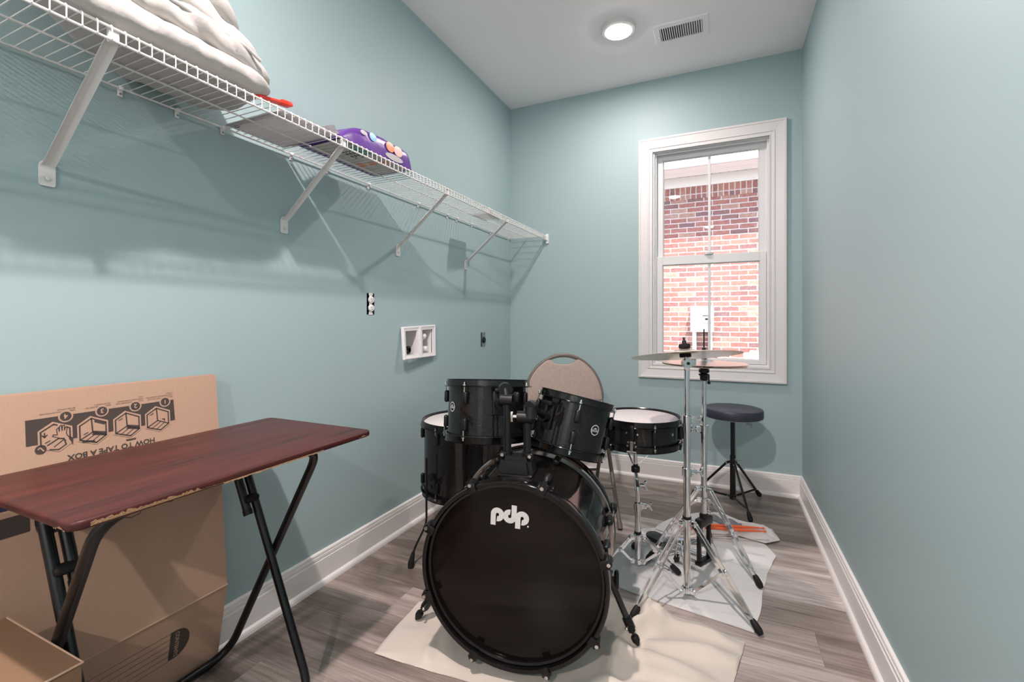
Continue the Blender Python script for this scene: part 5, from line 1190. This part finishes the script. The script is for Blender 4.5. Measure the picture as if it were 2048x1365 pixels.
# hi-hat stand
hc = (1.435, 2.218); HF = [(1.653, 2.089, 0.008), (1.2015, 2.116, 0.008), (1.452, 2.468, 0.010)]
hs = thing('hi_hat_stand', 'chrome hi-hat stand with a black foot pedal frame', 'hi-hat stand', (*hc, 0))
mb = MB(); mb.cyl((*hc, 0.190), (*hc, 0.610), 0.0125, 20); obj('lower_tube', mb, M['chrome'], hs)
mb = MB(); mb.cyl((*hc, 0.60), (*hc, 0.835), 0.0102, 18); obj('upper_tube', mb, M['chrome'], hs)
mb = MB(); mb.cyl((*hc, 0.83), (*hc, 1.045), 0.0031, 10); obj('pull_rod', mb, M['bmetal'], hs)
clamp(hs, hc, 0.600, 0.0120, -RV, 0.040)
tripod(hs, hc, 0.345, 0.275, HF, 0.0125, gap=0.0125, bw=0.013, brace_from=0.30)
fd = V3((-0.80, 0.42, 0)).normalized(); sdv = V3((0.62, 0.78, 0)); sdv = V3((-fd.y, fd.x, 0))
for s_ in (1, -1):
    c = V3((*hc, 0)) + sdv * 0.040 * s_
    mb = MB(); mb.box(c + V3((0, 0, 0.105)), (0.018, 0.014, 0.185), Matrix.Rotation(math.atan2(fd.y, fd.x), 3, 'Z'), bev=0.003); obj('pedal_frame_post', mb, M['bmetal'], hs)
mb = MB(); mb.box(V3((*hc, 0.190)), (0.034, 0.098, 0.036), Matrix.Rotation(math.atan2(fd.y, fd.x), 3, 'Z'), bev=0.006); mb.lathe([(0.013, 0.20), (0.019, 0.205), (0.019, 0.222), (0.013, 0.226)], Matrix.Translation((*hc, 0)), 18, closed=True); obj('pedal_housing', mb, M['bmetal'], hs)
mb = MB(); mb.box(V3((*hc, 0.0135)), (0.030, 0.105, 0.014), Matrix.Rotation(math.atan2(fd.y, fd.x), 3, 'Z'), bev=0.004); obj('base_plate', mb, M['bmetal'], hs)
pa, pb = V3((*hc, 0.095)) - fd * 0.005, V3((*hc, 0.030)) + fd * 0.215
mb = MB(); zp = (pb - pa).normalized(); xp = sdv; yp = zp.cross(xp); mb.box((pa + pb) / 2, (0.064, 0.007, (pb - pa).length), Matrix((xp, yp, zp)).transposed(), bev=0.003)
for k in range(7): mb.box(pa.lerp(pb, 0.2 + 0.1 * k) - yp * 0.0045 * (1 if yp.z < 0 else -1), (0.05, 0.003, 0.008), Matrix((xp, yp, zp)).transposed())
fp_ = obj('footboard', mb, M['steelplate'], hs)
mb = MB(); mb.box(pb + fd * 0.030 + V3((0, 0, -0.006)), (0.075, 0.074, 0.022), Matrix.Rotation(math.atan2(fd.y, fd.x), 3, 'Z'), bev=0.004); obj('heel_plate', mb, M['bmetal'], hs)
mb = MB()
for s_ in (1, -1):
    a = V3((*hc, 0.016)) + sdv * 0.036 * s_; mb.tube([a, a + fd * 0.245], 0.0032, 8)
obj('radius_rod', mb, M['chrome'], hs)
mb = MB(); mb.box(V3((*hc, 0.125)) + fd * 0.004, (0.010, 0.018, 0.10), Matrix.Rotation(math.atan2(fd.y, fd.x), 3, 'Z'), bev=0.002); obj('pull_chain', mb, M['chrome'], hs)
mb = MB(); mb.lathe([(0.0105, 0.815), (0.017, 0.820), (0.017, 0.836), (0.021, 0.838), (0.0235, 0.842), (0.021, 0.846), (0.012, 0.848), (0.022, 0.852), (0.022, 0.866), (0.004, 0.868)], Matrix.Translation((*hc, 0)), 22)
mb.cyl((hc[0] + 0.022 * RV.x, hc[1] + 0.022 * RV.y, 0.842), (hc[0] + 0.022 * RV.x, hc[1] + 0.022 * RV.y, 0.812), 0.003, 8); mb.cyl((hc[0] + 0.022 * RV.x, hc[1] + 0.022 * RV.y, 0.812), (hc[0] + 0.022 * RV.x, hc[1] + 0.022 * RV.y, 0.800), 0.0065, 10); obj('cymbal_seat', mb, M['bplastic'], hs)
cymbal('hi_hat_cymbal', 'lower of the two hi-hat cymbals, turned bell down on the stand', m4(Matrix.Rotation(0.012, 3, 'Y'), (*hc, 0.8780)), 0.178, 0.045, 0.011, 0.010, -1)
cymbal('hi_hat_cymbal', 'upper of the two hi-hat cymbals, close above the lower one', m4(Matrix.Rotation(-0.010, 3, 'X'), (*hc, 0.9040)), 0.178, 0.045, 0.011, 0.010, 1)
mb = MB(); mb.lathe([(0.0034, 0.894), (0.012, 0.894), (0.013, 0.897), (0.013, 0.905), (0.0034, 0.905)], Matrix.Translation((*hc, 0)), 18, closed=True); mb.lathe([(0.0034, 0.9165), (0.014, 0.9165), (0.014, 0.928), (0.008, 0.931), (0.008, 0.962), (0.0034, 0.962)], Matrix.Translation((*hc, 0)), 18, closed=True); obj('clutch', mb, M['bmetal'], hs)
# snare stand
sc_ = (1.173, 2.056); SF = [(1.042, 1.981, 0.010), (1.349, 2.060, 0.010), (1.128, 2.215, 0.010)]
st_ = thing('snare_stand', 'chrome basket stand carrying the snare drum', 'snare stand', (*sc_, 0))
mb = MB(); mb.cyl((*sc_, 0.020), (*sc_, 0.275), 0.0125, 20); obj('lower_tube', mb, M['chrome'], st_)
mb = MB(); mb.cyl((*sc_, 0.27), (*sc_, 0.335), 0.0095, 18); obj('upper_tube', mb, M['chrome'], st_)
tripod(st_, sc_, 0.150, 0.024, SF, 0.0125, gap=0.012, bw=0.0125)
mb = MB(); mb.lathe([(0.0130, 0.152), (0.0155, 0.154), (0.0155, 0.161), (0.0130, 0.163)], Matrix.Translation((*sc_, 0)), 18, closed=True); obj('nylon_bushing', mb, M['bplastic'], st_)
clamp(st_, sc_, 0.272, 0.0125, RV)
k0_, k1_ = V3((*sc_, 0.335)), V3((1.162, 2.100, 0.378))
mb = MB(); mb.tube([k0_, k0_ + V3((0, 0.0, 0.012)), k1_ + V3((0, 0, -0.012)), k1_], [0.011, 0.0135, 0.0125, 0.010], 14); tl_ = obj('tilter', mb, M['chrome'], st_)
mb = MB(); wing(mb, (k0_ + k1_) / 2 + RV * 0.012, RV, 1.2); obj('wing_nut', mb, M['chrome'], tl_)
bk_ = V3((1.148, 2.150, 0.408))
mb = MB(); mb.cyl(k1_, bk_ + V3((0, 0, -0.012)), 0.0085, 12); mb.cyl(bk_ + V3((0, 0, -0.02)), bk_ + V3((0, 0, 0.092)), 0.0078, 12); obj('basket_post', mb, M['chrome'], st_)
mb = MB(); mb.lathe([(0.008, -0.020), (0.017, -0.018), (0.0195, -0.012), (0.0195, 0.004), (0.017, 0.008), (0.011, 0.010), (0.011, 0.018), (0.008, 0.018)], Matrix.Translation(bk_), 20, closed=True); obj('adjuster_knob', mb, M['bplastic'], st_)
for ang in (-28, 92, 212):
    d = Matrix.Rotation(math.radians(ang), 3, 'Z') @ RV; sd = V3((-d.y, d.x, 0)); top_ = V3((cS.x, cS.y, 0)) + d * 0.165
    lowp = bk_ + V3((0, 0, 0.022)) + d * 0.016; mid = bk_ + V3((0, 0, 0.060)); outp = V3((top_.x, top_.y, 0.5045)) + d * 0.012
    hub = V3((cS.x * 0.5 + bk_.x * 0.5, cS.y * 0.5 + bk_.y * 0.5, 0.500))
    mb = MB(); mb.bar(hub, outp, 0.012, 0.006, sd); mb.bar(lowp, hub.lerp(outp, 0.42), 0.010, 0.003, sd)
    mb.tube([outp, outp + V3((0, 0, 0.030)) + d * 0.004, outp + V3((0, 0, 0.034)) + d * 0.002], 0.0042, 8); ar = obj('basket_arm', mb, M['chrome'], st_)
    mb = MB(); mb.tube([outp + V3((0, 0, 0.002)), outp + V3((0, 0, 0.026)) + d * 0.0035], [0.0065, 0.0075], 10); obj('rubber_grip', mb, M['rubber'], ar)

# ------------------------------------------------------------------ drum throne
tc_ = (1.567, 3.012); TF = [(1.722, 3.196, 0.008), (1.650, 2.766, 0.008), (1.343, 3.066, 0.008)]
th_ = thing('drum_throne', 'round black padded drum stool on a black tripod by the window wall', 'stool', (*tc_, 0))
mb = MB(); mb.lathe([(0, 0.515), (0.155, 0.515), (0.160, 0.518), (0.1625, 0.524), (0.1625, 0.557), (0.158, 0.565), (0.145, 0.5695), (0, 0.5705)], Matrix.Translation((*tc_, 0)), 64); se = obj('seat', mb, M['vinylseat'], th_)
mb = MB(); mb.lathe([(0.1575, 0.5625), (0.1592, 0.5640), (0.1575, 0.5655), (0.1558, 0.564)], Matrix.Translation((*tc_, 0)), 64, closed=True); obj('seam_piping', mb, M['vinylseat'], se)
mb = MB(); mb.lathe([(0, 0.512), (0.10, 0.512), (0.10, 0.5148), (0, 0.5148)], Matrix.Translation((*tc_, 0)), 32); mb.cyl((*tc_, 0.485), (*tc_, 0.513), 0.0165, 18); obj('seat_clamp', mb, M['chrome'], th_)
mb = MB(); q = V3((*tc_, 0.502)); mb.cyl(q, q + RV * 0.04, 0.004, 8); mb.box(q + RV * 0.05, (0.026, 0.006, 0.012), Matrix.Rotation(math.atan2(RV.y, RV.x), 3, 'Z'), bev=0.002); obj('wing_bolt', mb, M['bplastic'], th_)
mb = MB(); mb.cyl((*tc_, 0.20), (*tc_, 0.495), 0.0125, 18); sp2 = obj('seat_post', mb, M['bmetal'], th_)
mb = MB()
for k in range(5):
    p = V3((*tc_, 0.30 + 0.035 * k)) - fwd_ * 0.0122; mb.cyl(p, p - fwd_ * 0.0008, 0.004, 10)
obj('height_hole', mb, M['gunmetal'], sp2)
mb = MB(); mb.cyl((*tc_, 0.030), (*tc_, 0.285), 0.0155, 18); mb.lathe([(0.016, 0.028), (0.019, 0.03), (0.019, 0.055), (0.016, 0.057)], Matrix.Translation((*tc_, 0)), 18, closed=True); obj('base_tube', mb, M['bmetal'], th_)
mb = MB(); mb.cyl(V3((*tc_, 0.268)) - fwd_ * 0.02, V3((*tc_, 0.262)) + RV * 0.045 - fwd_ * 0.02, 0.0035, 8); obj('height_pin', mb, M['screw'], th_)
for f in TF:
    d = V3((f[0] - tc_[0], f[1] - tc_[1], 0)).normalized(); sd = V3((-d.y, d.x, 0)); p = V3((*tc_, 0.238)) + d * 0.034; q = V3(f); ax_ = (q - p).normalized(); L = (q - p).length; up = ax_.cross(sd)
    mb = MB(); mb.bar(p, p + ax_ * (L - 0.03), 0.013, 0.010, up); mb.bar(V3((*tc_, 0.248)) + d * 0.012, p, 0.014, 0.008, sd.cross(d)); lg = obj('leg', mb, M['bmetal'], th_)
    mb = MB(); mb.cyl(p - sd * 0.008, p + sd * 0.008, 0.004, 8); obj('rivet', mb, M['screw'], lg)
    mb = MB(); mb.tube([p + ax_ * (L - 0.052), p + ax_ * (L - 0.044), p + ax_ * (L - 0.012), q], [0.008, 0.011, 0.0145, 0.0095], 10); obj('rubber_foot', mb, M['rubber'], lg)
    a = V3((*tc_, 0.043)) + d * 0.016; b_ = p + ax_ * (L * 0.80); mb = MB(); mb.bar(a, b_, 0.012, 0.006, sd.cross((b_ - a).normalized())); br = obj('brace', mb, M['bmetal'], th_)
    mb = MB(); mb.cyl(a + d * 0.012 - sd * 0.0055, a + d * 0.012 + sd * 0.0055, 0.0038, 8); mb.cyl(b_ - sd * 0.0075, b_ + sd * 0.0075, 0.0038, 8); obj('rivet', mb, M['screw'], br)
mb = MB(); q = V3((*tc_, 0.5135)) + RV * 0.075 - fwd_ * 0.04; mb.add([q, q + V3((0.018, 0.006, 0)), q + V3((0.010, 0.002, -0.030)), q + V3((-0.006, -0.004, -0.028))], [(0, 1, 2, 3)]); e = q + V3((0.002, 0, -0.029)); mb.add([e + RV * -0.016, e + RV * 0.016, e + RV * 0.016 + V3((0, 0, -0.026)), e + RV * -0.016 + V3((0, 0, -0.022))], [(0, 1, 2, 3)]); tg = obj('hang_tag', mb, M['tag'], th_); md = tg.modifiers.new('Solidify', 'SOLIDIFY'); md.thickness = 0.001

# ------------------------------------------------------------------ folding chair
cx0 = V3((0.65, 2.632, 0)); fv = V3((0.479, -0.878, 0)).normalized(); sv = V3((-fv.y, fv.x, 0))
ch = thing('folding_chair', 'beige upholstered folding chair standing behind the drums', 'chair', cx0)
def cp(s_, f_, z): return cx0 + sv * s_ + fv * f_ + V3((0, 0, z))
lean = 0.10                                                # backrest leans back
def bpz(s_, z, off=0.0): return cp(s_, -(z - 0.60) * lean + off, z)
aW, zB0, hB2 = 0.232, 0.606, 0.268
pad = [(-aW, zB0 + 0.01), (-aW + 0.012, zB0 - 0.004), (aW - 0.012, zB0 - 0.004), (aW, zB0 + 0.01)]
def ell(t): return (aW * math.cos(t), zB0 + 0.01 + (hB2 - 0.01) * math.sin(t))
pts = [ell(PI * i / 44) for i in range(1, 44)]
nh = []
for (x, z) in pts:                                         # notch below the grab handle at the top
    if abs(x) < 0.082: z -= 0.050 * max(0, 1 - (abs(x) / 0.082) ** 2.4) ** 0.7 + 0.0
    nh.append((x * 0.985, zB0 + 0.01 + (z - zB0 - 0.01) * 0.985))
poly = pad + nh
XP = sv; ZP = V3((0, 0, 1)) - fv * lean; ZP.normalize(); YP = ZP.cross(XP)
PMx = m4(Matrix((XP, ZP, XP.cross(ZP))).transposed(), cp(0, -(-0.60) * lean * 0, 0))
OFF = cp(0, 0.0, 0.60)
PMx = m4(Matrix((XP, ZP, XP.cross(ZP))).transposed(), OFF)
mb = MB(); mb.prism([(x, z - 0.60) for x, z in poly], 0.030, PMx @ Matrix.Translation((0, 0, -0.015)), bev=0.010, seg=3); bk2 = obj('backrest', mb, M['chairfab'], ch, sharp=60)
mb = MB(); rimp = [PMx @ V3((x, z - 0.60, 0)) for x, z in [ell(PI * i / 48) for i in range(49)]]; mb.tube(rimp, 0.0105, 12); obj('backrest_rim', mb, M['chairmetal'], bk2)
mb = MB(); hp = [PMx @ V3((x, z - 0.60, 0.004)) for x, z in [ell(PI / 2 + 0.40 - 0.8 * i / 16) for i in range(17)]]; mb.tube(hp, [0.010] + [0.0125] * 15 + [0.010], 12); obj('grab_handle', mb, M['chairmetal'], bk2)
for s_ in (1, -1):
    mb = MB(); mb.tube(fillet([bpz(0.229 * s_, 0.632), bpz(0.227 * s_, 0.60), cp(0.222 * s_, 0.10, 0.46), cp(0.220 * s_, 0.385, 0.012)], 0.12, 6), 0.0112, 14); lg = obj('front_leg', mb, M['chairmetal'], ch)
    mb = MB(); e = (cp(0.220 * s_, 0.385, 0.012) - cp(0.222 * s_, 0.10, 0.46)).normalized(); q = cp(0.220 * s_, 0.385, 0.012); mb.tube([q - e * 0.030, q + e * 0.009], [0.0130, 0.0135], 14); obj('leg_cap', mb, M['chairmetal'], lg)
    mb = MB(); mb.tube(fillet([cp(0.200 * s_, 0.29, 0.445), cp(0.200 * s_, 0.12, 0.40), cp(0.200 * s_, -0.06, 0.012)], 0.08, 6), 0.0105, 14); lg = obj('rear_leg', mb, M['chairmetal'], ch)
    mb = MB(); q = cp(0.200 * s_, -0.06, 0.012); e = (q - cp(0.200 * s_, 0.12, 0.40)).normalized(); mb.tube([q - e * 0.03, q + e * 0.009], [0.0122, 0.0128], 14); obj('leg_cap', mb, M['chairmetal'], lg)
    mb = MB(); mb.box(cp(0.211 * s_, 0.13, 0.443), (0.004, 0.09, 0.03), Matrix.Rotation(math.atan2(sv.y, sv.x), 3, 'Z'), bev=0.0015, seg=1); obj('hinge_plate', mb, M['chairmetal'], ch)
mb = MB(); mb.cyl(cp(-0.220, 0.278, 0.180), cp(0.220, 0.278, 0.180), 0.0075, 12); obj('front_crossbar', mb, M['chairmetal'], ch)
mb = MB(); mb.cyl(cp(-0.200, 0.025, 0.196), cp(0.200, 0.025, 0.196), 0.0075, 12); obj('rear_crossbar', mb, M['chairmetal'], ch)
sq = []
for x, y_ in arc((0.165, 0.37), 0.04, 0, PI / 2, 5) + arc((-0.165, 0.37), 0.04, PI / 2, PI, 5) + arc((-0.165, 0.05), 0.04, PI, 1.5 * PI, 5) + arc((0.165, 0.05), 0.04, 1.5 * PI, 2 * PI, 5): sq.append((x, y_))
SM = m4(Matrix((sv, fv, sv.cross(fv))).transposed(), cx0 + V3((0, 0, 0.455)))
mb = MB(); mb.prism(sq, 0.040 * (1 if SM[2][2] > 0 else -1), SM, bev=0.012, seg=3); obj('seat', mb, M['chairfab'], ch, sharp=60)

# ------------------------------------------------------------------ light, sky, camera
wd = bpy.data.worlds.new('sky'); SC.world = wd; wd.use_nodes = True; nt = wd.node_tree; bg = nt.nodes['Background']
sk = nt.nodes.new('ShaderNodeTexSky'); sk.sky_type = 'NISHITA'; sk.sun_disc = False; sk.sun_elevation = math.radians(58); sk.sun_rotation = math.radians(205); sk.air_density = 1.0; sk.dust_density = 1.5
nt.links.new(sk.outputs[0], bg.inputs[0]); bg.inputs[1].default_value = SKY
sl = bpy.data.lights.new('sun', 'SUN'); sl.energy = SUN; sl.angle = math.radians(0.8); sl.color = (1.0, 0.95, 0.88)
so3 = bpy.data.objects.new('sun', sl); COL.objects.link(so3); so3.location = (2, -6, 9)
so3.rotation_euler = V3((-0.07, 0.15, -0.27)).to_track_quat('-Z', 'Y').to_euler()
cam = bpy.data.cameras.new('camera'); co = bpy.data.objects.new('camera', cam); COL.objects.link(co)
co.location = (1.504, 0.0, 1.084); co.rotation_euler = (PI / 2, 0, math.atan(418 / 920.0))
cam.sensor_width = 36; cam.sensor_fit = 'HORIZONTAL'; cam.lens = 920 / 2048 * 36; cam.shift_y = -(1365 / 2 - 641) / 2048; cam.clip_start = 0.02; cam.clip_end = 100
SC.camera = co
vs_ = SC.view_settings; vs_.view_transform = 'Standard'; vs_.look = 'None'; vs_.gamma = 1.0; vs_.exposure = EXPO
vs_.use_curve_mapping = False
SC.display_settings.display_device = 'sRGB'
cy = SC.cycles; cy.max_bounces = 10; cy.diffuse_bounces = 6; cy.glossy_bounces = 5; cy.transparent_max_bounces = 16; cy.sample_clamp_indirect = 12.0; cy.caustics_reflective = False; cy.caustics_refractive = False
